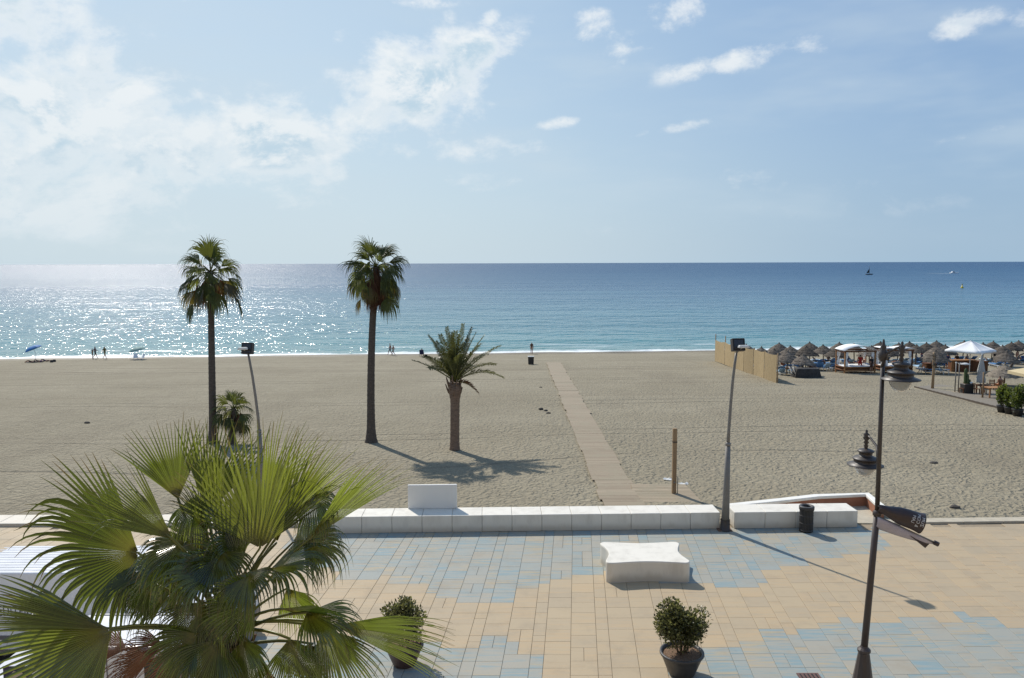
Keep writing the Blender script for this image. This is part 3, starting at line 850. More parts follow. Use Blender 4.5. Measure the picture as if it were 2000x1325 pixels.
def make_boardwalk():
    near = on_sand(1218, 990); far = on_sand(1081, 709)
    d = far - near; d.z = 0; L = d.length; d.normalize(); s = Vector((d.y, -d.x, 0))
    root = MB(); W0, W1 = 1.62, 1.85
    start = near - d * 0.9
    L += 0.9
    # sand-coloured joists below the planks
    def pt(t, lat, dz=0.0):
        p = start + d * t + s * lat; p.z = sand_z(p.x, p.y) + 0.05 + dz
        return p
    for lat in (-0.62, 0.0, 0.62):
        for i in range(0, 45):
            a = pt(L * i / 45, lat, -0.02); b = pt(L * (i + 1) / 45, lat, -0.02)
            c = (a + b) / 2
            mt = Matrix.Rotation(atan2((b - a).y, (b - a).x), 3, 'Z')
            root.box(c, ((b - a).length, 0.06, 0.04), M=mt)
    rt = tag(root.build("boardwalk", M_PLAT), kind='structure')
    pitch = 0.142; n = int(L / pitch)
    rest = MB(); k = 0
    rr = random.Random(11)
    for i in range(n):
        t = (i + 0.5) * pitch
        sec = int(t / 1.7)
        srr = random.Random(sec)
        lat = srr.uniform(-0.07, 0.07) + (0.0)
        rot = srr.uniform(-0.012, 0.012)
        W = lerp(W0, W1, t / L)
        p = pt(t, lat, 0.02 + rr.uniform(-0.004, 0.004) + srr.uniform(-0.012, 0.012))
        mt = Matrix.Rotation(atan2(s.y, s.x) + rot, 3, 'Z')
        if i < 300:
            o = MB().box((0, 0, 0), (W, pitch - 0.016, 0.03), M=mt).build("plank", M_BOARD, rt, loc=p)
        else: rest.box(p, (W, pitch - 0.016, 0.03), M=mt)
    if rest.v: tag(rest.build("planking", M_BOARD, rt), kind='stuff')
    # side platform with the post
    P = [on_sand(*q) for q in ((1243, 986), (1380, 988), (1338, 951), (1232, 951))]
    c = sum(P, Vector()) / 4
    root = MB(); root.slab([(p.x, p.y) for p in P], min(p.z for p in P) - 0.1, c.z + 0.015)
    pl = tag(root.build("platform", M_PLAT), kind='structure')
    a0, a1, b0, b1 = P[0], P[1], P[3], P[2]
    for i in range(13):
        q = []
        for t in ((i + 0.03) / 13, (i + 0.97) / 13):
            q += [a0.lerp(b0, t), a1.lerp(b1, t)]
        z = c.z + 0.02
        mb = MB(); vs = [(p.x, p.y, z + dz) for dz in (0, 0.028 + R.uniform(0, 0.006)) for p in (q[0], q[1], q[3], q[2])]
        mb.add(vs, [(4, 5, 6, 7), (0, 1, 5, 4), (1, 2, 6, 5), (2, 3, 7, 6), (3, 0, 4, 7)])
        mb.build("plank", M_PLAT, pl)
    b = at_y(1316, 966, c.y - 0.1); b = on_sand(1316, 966)
    m = m_per_px(b)
    t = thing("shower_post", "tall square wooden post standing on the small timber platform by the boardwalk", "post", b)
    h = 131 * m
    MB().box((0, 0, h / 2), (0.17, 0.17, h)).build("post", M_POST, t, bevel=0.01)
    MB().box((0, 0, h * 0.8), (0.19, 0.19, 0.05)).build("band", M_IRON, t)
    MB().tube([(0.15, -0.02, 0), (0.15, -0.02, 0.75), (0.05, -0.02, 0.78)], 0.016, 8).build("tap_pipe", M_STEEL, t)
    MB().lathe([(0, 0.5), (0.03, 0.5), (0.035, 0.56), (0, 0.58)], (0, -0.1, 0), 10).build("push_button", M_STEEL, t)
    for q, lab in (((1305, 938), "crumpled white paper lying on the sand beside the wooden post"), ((1335, 947), "flat white scrap lying at the edge of the timber platform")):
        p = on_sand(*q, 0.02); mb = MB()
        vs = [(R.uniform(-0.04, 0.04) + x * 0.1, R.uniform(-0.04, 0.04) + y * 0.1, R.uniform(0, 0.07)) for y in range(-1, 3) for x in range(-2, 3)]
        mb.add(vs, [(j * 5 + i, j * 5 + i + 1, j * 5 + i + 6, j * 5 + i + 5) for j in range(3) for i in range(4)])
        o = mb.build("paper_scrap", M_PLASTIC, loc=p); tag(o, lab, "litter", "paper scraps by the shower post")


make_boardwalk()


def own_building():
    """the block of flats from whose second floor one looks out, its sunlit front right behind"""
    t = thing("apartment_building", "unseen cream block of flats whose front stands right behind the viewpoint", "building", (0, -1.2, 0))  # out of view; added so its sunlit front throws warm light on shaded faces
    m = simple("cream_facade", (0.42, 0.36, 0.28), 0.8, 0.3, var=0.06, scale=0.6)
    MB().box((0, -4, 8), (64, 8, 16)).build("wall", m, t)
    MB().box((0, -4, 16.15), (64.6, 8.6, 0.3)).build("roof", M_KERB, t)
    pane = MB().box((0, 0, 0), (1.5, 0.04, 1.9)).mesh("pane", M_GLASSD)
    frm = MB()
    for x in (-0.8, 0, 0.8): frm.box((x, 0, 0), (0.09, 0.1, 2.1))
    for z in (-1.0, 1.0): frm.box((0, 0, z), (1.5, 0.08, 0.09))
    frm = frm.mesh("window", M_PAINT)
    for f in range(5):
        for i in range(14):
            if f == 2 and i in (6, 7): continue
            w = link("window", frm, t, (-29.5 + i * 4.54, 0.06, 1.8 + f * 3.1)); link("pane", pane, w)


own_building()


# ================================================================== palms
UP = Vector((0, 0, 1))


def fan(mb, o, u, n, Rr, spread, nseg, st, fuse, droop, cup, rng, mi=0, fold=0.6, side_droop=0.6, twist=0.0, asym=0.0, lf=0.30):
    """one fan blade: pleated segments, joined for the inner part, free and hanging at the tips"""
    u = u.normalized(); n = (n - u * n.dot(u)).normalized(); v = n.cross(u)
    hd = spread / nseg
    for k in range(nseg):
        th = -spread + 2 * spread * (k + 0.5) / nseg
        L = Rr * (1 - lf + lf * cos(th * 1.1)) * (1.04 + rng.uniform(-0.10, 0.10))
        d = (u * cos(th) + v * sin(th) + n * cup * (0.3 + abs(sin(th)))).normalized()
        s = -u * sin(th) + v * cos(th)
        p = Vector(o) + d * 0.02
        dk = droop * rng.uniform(0.6, 1.5) * (1 + side_droop * abs(th) / max(spread, 0.1)) * (1 + max(-0.85, asym * th / max(spread, 0.1)))
        if rng.random() < 0.06: dk += 1.6
        fz = fuse * 0.95 * rng.uniform(0.93, 1.07)
        wf = fz * L * math.tan(hd) * 1.08
        vs = []; sg = rng.random()
        for j in range(st + 1):
            t = j / st
            mb.av += [(t, sg, 0.0), (t, sg, 1.0), (t, sg, 0.0)]
            if j:
                if t > fz * 0.9:
                    d = (d - UP * dk * (t - fz * 0.9) * 2.6 / st * 3 + s * twist / st).normalized()
                p = p + d * (L / st)
            if t <= fz: w = max(0.004, t * L * math.tan(hd) * 1.10)
            else: w = wf * (1 - ((t - fz) / (1 - fz)) ** 1.0) + 0.0014
            if t > fz: w *= 1 - 0.25 * (t - fz)
            sn = (s - d * s.dot(d)).normalized(); nn = d.cross(sn) if d.cross(sn).dot(n) > 0 else sn.cross(d)
            c = nn * w * fold
            vs += [p - sn * w - c * 0.5, p + c * 0.5, p + sn * w - c * 0.5]
        fs = []
        for j in range(st):
            a = j * 3
            fs += [(a, a + 1, a + 4, a + 3), (a + 1, a + 2, a + 5, a + 4)]
        mb.add(vs, fs, mi, False)


def frame(phi, tau, rho):
    """blade direction and normal from the way the blade lies as seen from the balcony"""
    e = (cr * cos(phi) + cu * sin(phi)) * cos(tau) + fwd * sin(tau)
    n = -fwd; n = (n - e * n.dot(e)).normalized()
    n = Matrix.Rotation(rho, 3, e) @ n
    return e, n


def foreground_palm():
    Y0 = 7.0
    C = at_y(436, 1222, Y0)
    base = Vector((C.x + 0.05, C.y + 0.1, 0))
    P = thing("fan_palm", "big green fan palm with wide shiny leaves standing before the white vans", "palm tree", base)
    rng = random.Random(5)

    def A(px, py, Rpx, phi, tau, rho, spread, droop=0.3, dy=0.0, fuse=0.52, mat_=None, cup=0.12, nseg=40, side=0.4, sag=0.15, name="fan_leaf", twist=0.0, asym=0.0, lf=0.3):
        o = at_y(px, py, Y0 + dy)
        e, n = frame(radians(phi), radians(tau), radians(rho))
        mb = MB()
        Rw = Rpx * m_per_px(o)
        fan(mb, o - base, e, n, Rw, radians(spread), nseg, 12, fuse, droop, cup, rng, side_droop=side, twist=twist, asym=asym, lf=lf)
        f = mb.build(name, mat_ or M_FAN, P)
        a = C - base + Vector((rng.uniform(-.08, .08), rng.uniform(-.08, .08), rng.uniform(-.25, 0.05))); b = o - base
        mid = a.lerp(b, 0.5) + UP * (b - a).length * sag
        path = [a.lerp(mid, t).lerp(mid.lerp(b, t), t) for t in (0, .2, .4, .6, .8, 1)]
        path.append(b + e.normalized() * Rw * 0.1)
        MB().tube(path, [0.026, 0.021, 0.018, 0.015, 0.013, 0.012, 0.004], 6, flat=0.6).build("leaf_stalk", M_PET if mat_ is not M_DEAD else M_DEAD, f)
        return f
    Yg = M_FANY
    # the leaves one sees singly: place, reach, direction, tilt, turn, half-spread
    A(270, 1080, 240, 172, 6, -16, 80, 0.9, dy=0.1, fuse=0.6, nseg=44, asym=1.5, lf=0.18, mat_=M_FAND)
    A(348, 975, 152, 98, -12, 34, 34, 0.10, dy=0.15, fuse=0.5, nseg=26, lf=0.12)
    A(404, 1000, 172, 82, 16, 40, 36, 0.12, dy=0.35, nseg=26, lf=0.15, mat_=M_FAND)
    A(336, 1052, 176, 137, -16, 58, 30, 0.06, dy=-0.2, mat_=Yg, nseg=26, lf=0.1)
    A(508, 1070, 236, 90, -8, 12, 56, 0.06, dy=-0.15, fuse=0.46, mat_=Yg, nseg=34, lf=0.62)
    A(520, 985, 160, 74, 20, 36, 28, 0.10, dy=0.4, fuse=0.4, mat_=Yg, nseg=22, lf=0.15)
    A(556, 1020, 172, 54, 8, 48, 26, 0.12, dy=0.15, mat_=Yg, nseg=26, lf=0.1)
    A(606, 1052, 212, 47, -8, 52, 20, 0.14, dy=-0.15, mat_=M_FAN, nseg=30, lf=0.08, fuse=0.58)
    A(592, 1060, 112, -14, 6, -50, 70, 2.6, dy=-0.05, nseg=36, side=0.7)
    A(572, 1060, 112, 6, 24, -66, 60, 2.8, dy=0.25, nseg=30)
    A(652, 1222, 226, -3, -8, 26, 24, 0.22, dy=-0.2, nseg=28, fuse=0.55, lf=0.06)
    A(634, 1228, 172, -62, -4, 16, 56, 0.35, dy=-0.1, nseg=30, fuse=0.42, lf=0.2)
    A(548, 1190, 170, 4, -12, 52, 30, 0.9, dy=-0.25, nseg=28, asym=-0.6)
    A(216, 1232, 240, 208, -8, 10, 62, 0.16, dy=-0.3, nseg=38, fuse=0.6, lf=0.16)
    A(214, 1228, 236, 163, -16, 50, 12, 0.05, dy=-0.28, nseg=18, fuse=0.6, mat_=Yg, lf=0.1)
    A(498, 1176, 98, 186, -22, -14, 84, 0.5, dy=-0.45, fuse=0.68, mat_=Yg, side=0.8, nseg=36)
    A(404, 1080, 130, 150, 8, 50, 44, 0.9, dy=0.2, nseg=30)
    A(352, 1096, 140, 195, -6, 62, 70, 1.9, dy=-0.05, nseg=34)
    A(300, 1140, 100, 220, 6, 30, 62, 1.8, dy=0.1, nseg=32, mat_=M_FAND)
    A(470, 1110, 110, 130, -14, 34, 56, 0.9, dy=-0.15, mat_=Yg, nseg=30)
    A(566, 1248, 130, -72, -14, 22, 62, 0.5, dy=-0.25, nseg=32, fuse=0.42)
    A(612, 1258, 120, -104, 0, 30, 60, 0.5, dy=0.1, nseg=30, fuse=0.42)
    A(424, 1120, 125, 172, -20, 66, 70, 1.6, dy=-0.3, nseg=32)
    A(532, 1110, 135, 16, -14, -68, 62, 1.7, dy=-0.2, nseg=32)
    A(396, 1176, 120, 246, -14, 20, 60, 0.5, dy=-0.2, nseg=32)
    A(560, 1150, 115, -52, 12, 30, 60, 1.6, dy=0.3, nseg=32)
    A(330, 1160, 120, 192, 14, 24, 60, 1.6, dy=0.35, nseg=32)
    A(404, 1040, 110, 108, 2, 62, 34, 0.5, dy=0.0, nseg=24)
    A(500, 1268, 105, -98, -20, 30, 58, 0.6, dy=-0.3, nseg=28)
    A(440, 1150, 130, 96, -6, 58, 40, 0.9, dy=-0.05, nseg=28)
    A(430, 1190, 90, 280, -20, 26, 66, 0.9, dy=-0.35, nseg=30)
    A(430, 1078, 128, -90, -52, 6, 80, 1.3, dy=-0.2, nseg=36)
    A(362, 1058, 120, -104, -48, -10, 76, 1.5, dy=-0.05, nseg=34)
    A(486, 1118, 105, -80, -56, 8, 84, 1.2, dy=-0.5, nseg=34, mat_=Yg)
    A(612, 968, 95, -60, -40, 10, 66, 1.6, dy=0.05, nseg=26)
    A(428, 1250, 125, -106, -24, 16, 66, 0.6, dy=-0.42, nseg=30)
    A(474, 1252, 125, -72, -24, 24, 66, 0.6, dy=-0.4, nseg=30, mat_=Yg)
    A(384, 1238, 130, -132, -12, 30, 60, 0.7, dy=-0.35, nseg=30)
    A(382, 968, 110, -80, -30, 12, 60, 1.7, dy=0.2, nseg=28)
    A(300, 1110, 130, 198, 4, 70, 70, 1.6, dy=0.0, nseg=34, mat_=M_FAND)
    A(600, 1196, 130, -20, -20, -72, 66, 1.1, dy=-0.3, nseg=32)
    A(380, 1118, 120, 230, -10, 50, 74, 1.4, dy=0.1, nseg=32)
    A(470, 1060, 120, 110, -30, 70, 60, 0.8, dy=0.05, nseg=30)
    for px, py, Rp, ph, rho in ((318, 1258, 150, 205, 50), (372, 1262, 140, 232, 36), (246, 1268, 150, 188, 66), (470, 1286, 120, 250, 30), (420, 1290, 110, 270, 56), (520, 1300, 110, -62, 50), (352, 1290, 120, 215, 20), (290, 1290, 120, 196, 40), (395, 1250, 120, 212, 60)):
        A(px, py, Rp, ph, rng.uniform(-12, 12), rho, 50, 0.5, dy=rng.uniform(0.05, 0.45), mat_=M_DEAD, name="dry_fan_leaf", nseg=26, fuse=0.3, sag=-0.05)
    # spears of leaves not yet open
    for px, py, L, ph in ((470, 1060, 210, 86), (430, 1050, 215, 97), (540, 1060, 200, 74)):
        o = at_y(px, py, Y0 + rng.uniform(-.1, .2)); e, n = frame(radians(ph), 0, radians(rng.uniform(0, 90)))
        mb = MB(); fan(mb, o - base, e, n, L * m_per_px(o), radians(11), 9, 8, 0.5, 0.05, 0.0, rng, fold=0.9)
        s = mb.build("spear_leaf", M_FANY, P)
        MB().tube([C - base, (C - base).lerp(o - base, 0.6) + UP * 0.1, o - base], [0.025, 0.018, 0.012], 6).build("leaf_stalk", M_PET, s)
    # trunk: a rough stem dressed with old leaf bases
    top = C - base
    mb = MB(); path = []; rad = []
    for i in range(25):
        t = i / 24; path.append(Vector((0, 0, 0)).lerp(top, t) + Vector((0.05 * sin(t * 5), 0, 0)))
        rad.append((0.24 - 0.09 * t + 0.06 * exp(-t * 9)) * (1 + 0.06 * sin(i * 2.3)))
    mb.tube(path, rad, 14)
    mb.build("trunk", M_PTRUNK, P)
    for i in range(46):
        h = top.z - 0.1 - i * 0.035 + rng.uniform(-.05, .05); a = i * 2.4
        rr = 0.14; L = rng.uniform(0.35, 0.6)
        p0 = Vector((top.x + rr * cos(a), top.y + rr * sin(a), h - L * 0.7)); p1 = Vector((top.x + rr * 1.2 * cos(a), top.y + rr * 1.2 * sin(a), h)); p2 = Vector((top.x + rr * 2.0 * cos(a), top.y + rr * 2.0 * sin(a), h + L * 0.55))
        MB().tube([p0, p1, p2], [0.05, 0.036, 0.018], 6, flat=0.5).build("leaf_base", M_FIBRE if i % 3 else M_PET, P)


foreground_palm()


def tall_fan_palm(name, label, basepx, crownpx, rt, nf, seed, R0=1.0, pet=0.75, skirt=(0.3, 1.0), lean=0.0, dead=12, trunk_dx=0.0, nseg=20, front_dead=0):
    b = on_sand(*basepx)
    topw = at_y(crownpx[0], crownpx[1], b.y)
    P = thing(name, label, "palm tree", b)
    rng = random.Random(seed)
    C = topw - b
    n = 70; path = []; rad = []
    for i in range(n):
        t = i / (n - 1)
        path.append(Vector((0, 0, -0.1)).lerp(C, t) + Vector((trunk_dx * sin(pi * t), 0, 0)))
        rad.append(rt * (1.0 - 0.28 * t + 0.75 * exp(-t * 22)) * (1 + 0.05 * (i % 2) + 0.04 * mnoise.noise(Vector((i * .37, seed, 0)))))
    MB().tube(path, rad, 12).build("trunk", M_PTRUNK, P)
    for i in range(nf):
        q = (i + 0.5) / nf
        el = radians(lerp(86, -38, q ** 0.75)); a = i * 2.39996 + rng.uniform(-.35, .35)
        el += rng.uniform(-.22, .22)
        dr = Vector((cos(a) * cos(el), sin(a) * cos(el), sin(el)))
        if rng.random() < 0.08: continue
        pl = pet * rng.uniform(0.6, 1.12) * (0.8 + 0.4 * q)
        sagv = UP * (0.12 + 0.75 * q * q) * pl
        o = C + dr * pl - sagv
        bl = (dr * lerp(1.0, 0.45, q) - UP * lerp(0.05, 1.0, q) * rng.uniform(0.7, 1.2)).normalized()
        nrm = (UP * lerp(0.4, 1.0, q) + dr * lerp(0.2, 0.9, q) + Vector((rng.uniform(-.8, .8), rng.uniform(-.8, .8), 0))).normalized()
        if abs(nrm.dot(bl)) > 0.92: nrm = bl.orthogonal()
        mb = MB(); fan(mb, o, bl, nrm, R0 * rng.uniform(0.75, 1.25), radians(lerp(46, 64, q)), nseg, 6, 0.5, 0.7 + 1.6 * q, 0.15, rng, side_droop=0.8, lf=0.2)
        f = mb.build("fan_leaf", M_FANFAR if q < 0.72 or i % 2 else M_FANOLD, P)
        MB().tube([C, C + dr * pl * 0.55 - sagv * 0.2, o], [0.03, 0.022, 0.015], 5).build("leaf_stalk", M_PET, f)
    for i in range(dead):
        a = i * 2.39996 + 1; q = i / max(1, dead)
        el = radians(lerp(-35, -78, q))
        dr = Vector((cos(a) * cos(el), sin(a) * cos(el), sin(el)))
        o = C + dr * pet * rng.uniform(0.5, 1.0) - UP * q * skirt[0]
        bl = (dr * 0.5 - UP * rng.uniform(1.0, 1.6)).normalized()
        mb = MB(); fan(mb, o, bl, Vector((cos(a), sin(a), 0.2)), R0 * rng.uniform(0.7, 1.1) * skirt[1], radians(48), 12, 5, 0.4, 0.5, 0.1, rng)
        f = mb.build("dry_fan_leaf", M_DEAD, P)
        MB().tube([C - UP * q * skirt[0] * 0.6, o], [0.022, 0.014], 5).build("leaf_stalk", M_DEAD, f)
    for i in range(front_dead):
        a = radians(-90 + rng.uniform(-75, 75)); d = Vector((cos(a), sin(a), 0))
        o = C + d * rng.uniform(.25, .55) - UP * rng.uniform(0.1, 1.3)
        mb = MB(); fan(mb, o, (d * rng.uniform(.1, .35) - UP).normalized(), d + UP * .2, R0 * rng.uniform(.8, 1.15), radians(34), 12, 5, 0.35, 0.4, 0.1, rng)
        f = mb.build("dry_fan_leaf", M_DEAD, P)
        MB().tube([C + d * .1, o], [0.022, 0.014], 5).build("leaf_stalk", M_DEAD, f)
    return P


tall_fan_palm("tall_fan_palm", "tall slim fan palm with ragged open crown by the leaning floodlight pole", (416, 866), (411, 531), 0.21, 34, 21, R0=1.35, pet=1.05, dead=10, skirt=(0.7, 0.85), front_dead=4)
tall_fan_palm("tall_fan_palm", "tall fan palm with a thick brown skirt of dead leaves beside the date palm", (725, 863), (734, 522), 0.23, 40, 22, R0=1.25, pet=0.95, dead=22, skirt=(1.1, 0.95), trunk_dx=-0.12, front_dead=13)
tall_fan_palm("small_fan_palm", "short shaggy fan palm growing between the tall slim palm and floodlight pole", (452, 868), (457, 798), 0.2, 22, 23, R0=0.98, pet=0.55, dead=9, skirt=(0.3, 0.8), nseg=16)


def date_palm():
    b = on_sand(888, 877)
    P = thing("date_palm", "young date palm with arching feathery leaves on the open sand", "palm tree", b)
    C = at_y(889, 748, b.y) - b
    rng = random.Random(9)
    path = []; rad = []
    for i in range(30):
        t = i / 29
        path.append(Vector((0, 0, -0.1)).lerp(C, t)); rad.append((0.25 + 0.05 * exp(-t * 14) + 0.12 * exp(-((t - 0.9) / 0.10) ** 2)) * (1 + 0.05 * (i % 2)))
    MB().tube(path, rad, 12).build("trunk", M_DTRUNK, P)
    for i in range(16):
        a = i * 2.4; h = C.z - 0.75 + 0.05 * i
        d = Vector((cos(a), sin(a), 0))
        MB().tube([Vector((0, 0, h)) + d * 0.27, Vector((0, 0, h + 0.25)) + d * 0.38, Vector((0, 0, h + 0.5)) + d * 0.46], [0.07, 0.05, 0.03], 5, flat=0.6).build("leaf_base", M_DTRUNK, P)
    tips = [(872, 640, .4, .08), (905, 634, -.3, .1), (922, 641, .5, .15), (890, 648, -.9, .25), (946, 656, .2, .3), (940, 672, -1.1, .45), (977, 676, 0, .5), (983, 738, -.3, .95), (968, 712, 1.1, .7),
            (956, 690, -1.4, .75), (837, 656, 0, .2), (851, 668, 1.1, .3), (806, 704, 0, .3), (828, 697, -.9, .5), (838, 720, -1.3, .6), (848, 700, 1.4, .5), (880, 656, 1.4, .35), (914, 662, 1.5, .35),
            (900, 690, -1.9, .7), (868, 698, -1.8, .7), (926, 716, -1.7, .8), (860, 655, -.6, .2), (930, 650, 1.0, .3), (897, 655, .3, .1), (882, 650, -.2, .1), (934, 768, -.5, .5)]
    for k, (tx, ty, dY, arch) in enumerate(tips):
        T = at_y(tx, ty, b.y + dY) - b
        dead_ = ty > 760
        mid = C.lerp(T, 0.5) + UP * arch * 0.9
        m = 32; pts = []
        for j in range(m + 1):
            t = j / m; pts.append((C + UP * .05).lerp(mid, t).lerp(mid.lerp(T, t), t))
        L = sum((pts[j + 1] - pts[j]).length for j in range(m))
        ds = [(pts[min(j + 1, m)] - pts[max(j - 1, 0)]).normalized() for j in range(m + 1)]
        h_ = Vector((T.x - C.x, T.y - C.y, 0)); h_ = h_.normalized() if h_.length > 0.05 else Vector((1, 0, 0))
        side = Vector((-h_.y, h_.x, 0))
        side = Matrix.Rotation(rng.uniform(-.6, .6), 3, ds[m // 2]) @ side
        mb = MB()
        for j in range(5, m + 1):
            t = j / m
            l = 0.56 * (1 - 0.62 * abs(t - 0.42) / 0.58) * (1 if t > 0.25 else 0.6)
            for sgn in (-1, 1):
                for h in (0.0, 0.5):
                    q = pts[j] - ds[j] * h * L / m
                    sd = (side - ds[j] * side.dot(ds[j])).normalized()
                    up = sd.cross(ds[j]); up = up if up.z > 0 else -up
                    ld = (sd * sgn * rng.uniform(.8, 1.15) + ds[j] * rng.uniform(0.6, 0.9) + up * rng.uniform(0.05, 0.45)).normalized()
                    tip = q + ld * l * rng.uniform(0.85, 1.1) - UP * 0.06
                    md = q + ld * l * 0.5
                    w = ds[j].cross(ld).normalized().cross(ld) * 0.022
                    mb.add([q - w * 0.4, q + w * 0.4, md + w, tip, md - w], [(0, 1, 2, 4), (4, 2, 3)])
        f = mb.build("feather_leaf", M_DEAD if dead_ else M_DATE, P)
        MB().tube(pts[::4], [0.04 * (1 - 0.85 * i / (len(pts[::4]) - 1)) for i in range(len(pts[::4]))], 5).build("leaf_rib", M_PET, f)


date_palm()


# ================================================================== things on the promenade
def curved_bench():
    # corners from the photograph: front edge at the foot, top from its height
    H = 0.62
    A = at_z(1184, 1137, 0); B = at_z(1350, 1142, 0)
    back = at_z(1265, 1058, H)
    c = (A + B) / 2; w = (B - A).length; dep = back.y - c.y
    t = thing("concrete_bench", "white concrete bench slab with four inward curving sides on the blue paving", "bench", (c.x, c.y + dep / 2, 0))
    hx, hy = w / 2, dep / 2 - 0.02; poly = []
    n = 14; rc = 0.17
    cs = [(-hx, -hy), (hx, -hy), (hx, hy), (-hx, hy)]
    pin = [0.12, 0.17, 0.11, 0.17]
    for i in range(4):
        p = Vector(cs[i]); q = Vector(cs[(i + 1) % 4]); d = (q - p); L = d.length; d.normalize(); nn = Vector((-d.y, d.x))
        for k in range(n + 1):
            s = rc + (L - 2 * rc) * k / n
            f = sin(pi * k / n) ** 1.25 * pin[i]
            v = p + d * s + nn * f
            poly.append((v.x, v.y))
        d2 = Vector(cs[(i + 2) % 4]) - q; d2.normalize()
        for k in range(1, 6):
            a = k / 6
            v = (q - d * rc) * (1 - a) ** 2 + q * 2 * a * (1 - a) + (q + d2 * rc) * a * a
            poly.append((v.x, v.y))
    mb = MB(); N_ = len(poly)
    vs = []; lev = [(0, 1.0), (H - 0.06, 1.0), (H - 0.015, 1.005), (H, 0.985)]
    cx = lambda p, k, z: (p[0] * k, p[1] * k, z)
    for z, k in lev: vs += [cx(p, k, z) for p in poly]
    fs = []
    for l in range(len(lev) - 1):
        for i in range(N_):
            j = (i + 1) % N_; fs.append((l * N_ + i, l * N_ + j, (l + 1) * N_ + j, (l + 1) * N_ + i))
    mb.add(vs, fs, 0, True)
    mb.add([cx(p, 0.985, H) for p in poly], [tuple(range(N_))])
    mb.build("seat", M_SEAT, t)


curved_bench()


def litter_bin():
    b = at_z(1574, 1038, 0); m = m_per_px(b)
    t = thing("litter_bin", "dark round perforated metal litter bin before the short white wall", "bin", b)
    r = 13.6 * m; h = 0.93
    MB().lathe([(0, 0.02), (r * 0.9, 0.02), (r * 0.9, 0.06), (r * 0.86, 0.08), (r * 0.86, h - 0.12)], n=28).build("liner", M_RUBBER, t)
    for i in range(28):
        a = 2 * pi * i / 28
        MB().box((r * 0.93 * cos(a), r * 0.93 * sin(a), h / 2 - 0.05), (0.012, 0.036, h - 0.16), rz=a).build("slat", M_BINM, t)
    MB().lathe([(r * 0.9, h - 0.13), (r * 1.05, h - 0.13), (r * 1.07, h - 0.02), (r, h), (r * 0.62, h), (r * 0.6, h - 0.05)], n=28).build("rim", M_BINM, t)
    MB().lathe([(r * 0.9, 0.03), (r * 0.97, 0.03), (r * 0.97, 0.09), (r * 0.9, 0.09)], n=28).build("foot_ring", M_BINM, t)
    for k in (0.33, 0.62):
        MB().lathe([(r * 0.955, h * k), (r * 0.985, h * k), (r * 0.985, h * k + 0.03), (r * 0.955, h * k + 0.03)], n=28).build("hoop", M_BINM, t)


litter_bin()


def bush_leaves(cx, cz, rx, rz, n, rng, size, shape=None):
    mb = MB()
    lumps = [(Vector((rng.gauss(0, 0.5), rng.gauss(0, 0.5), rng.gauss(0, 0.45))).normalized() * rng.uniform(0.3, 0.8), rng.uniform(0.3, 0.5)) for _ in range(40)]
    for i in range(n):
        c, lr = lumps[rng.randrange(len(lumps))]
        d = Vector((rng.gauss(0, 1), rng.gauss(0, 1), rng.gauss(0, 1))).normalized()
        q = c + d * lr * rng.uniform(0.5, 1.0)
        if q.length > 1.08: q = q.normalized() * rng.uniform(0.85, 1.08)
        p = Vector((q.x * rx, q.y * rx, cz + q.z * rz))
        if p.z < cz - rz * 0.92: continue
        a = Vector((rng.gauss(0, 1), rng.gauss(0, 1), rng.gauss(0.5, 0.8))).normalized()
        a = (a + q.normalized() * 0.8).normalized()
        b = a.orthogonal().normalized(); b = Matrix.Rotation(rng.uniform(0, 6.28), 3, a) @ b
        l = size * rng.uniform(0.6, 1.3); w = l * 0.28
        nn = a.cross(b)
        mb.add([p, p + a * l * 0.5 + b * w + nn * w * 0.3, p + a * l, p + a * l * 0.5 - b * w + nn * w * 0.3], [(0, 1, 2), (0, 2, 3)])
    return mb


def planter(px, py, potw, label, rng, pot_m, bush_r, bush_h, nleaf, lift):
    b = at_z(px, py, 0); m = m_per_px(b)
    t = thing("planter", label, "planter", b)
    r = potw * m / 2; h = r * 1.06
    MB().lathe([(0, 0.01), (r * 0.56, 0.01), (r * 0.6, 0.04), (r * 0.8, h * 0.55), (r * 0.93, h * 0.86), (r * 0.97, h * 0.88), (r, h * 0.93), (r * 0.99, h), (r * 0.9, h), (r * 0.86, h * 0.88)], n=36).build("pot", pot_m, t)
    mb = MB(); n = 24
    prof = [(0, h * 0.93), (r * 0.4, h * 0.925), (r * 0.7, h * 0.91), (r * 0.875, h * 0.885)]
    mb.lathe(prof, n=n); mb.build("soil", M_SOIL, t)
    cz = h + lift + bush_h
    st = MB()
    for i in range(7):
        a = rng.uniform(0, 6.28); q = Vector((cos(a) * 0.1, sin(a) * 0.1, h * 0.9)); e = Vector((cos(a) * bush_r * 0.55, sin(a) * bush_r * 0.55, cz))
        st.tube([q, q.lerp(e, 0.45) + Vector((0, 0, 0.12)), e], [0.022, 0.016, 0.007], 6)
    st.build("stem", M_TWIG, t)
    bush_leaves(0, cz, bush_r, bush_h, nleaf, rng, 0.075).build("foliage", M_BUSH, t)
    return t


planter(1331, 1316, 86, "round leafy bush in a wide grey pot in the middle of the beige paving", random.Random(31), M_POT, 0.62, 0.58, 8500, 0.06)
planter(790, 1297, 76, "brown pot with a clipped bush half hidden behind a green palm leaf", random.Random(32), M_POT2, 0.55, 0.56, 4600, 0.02)


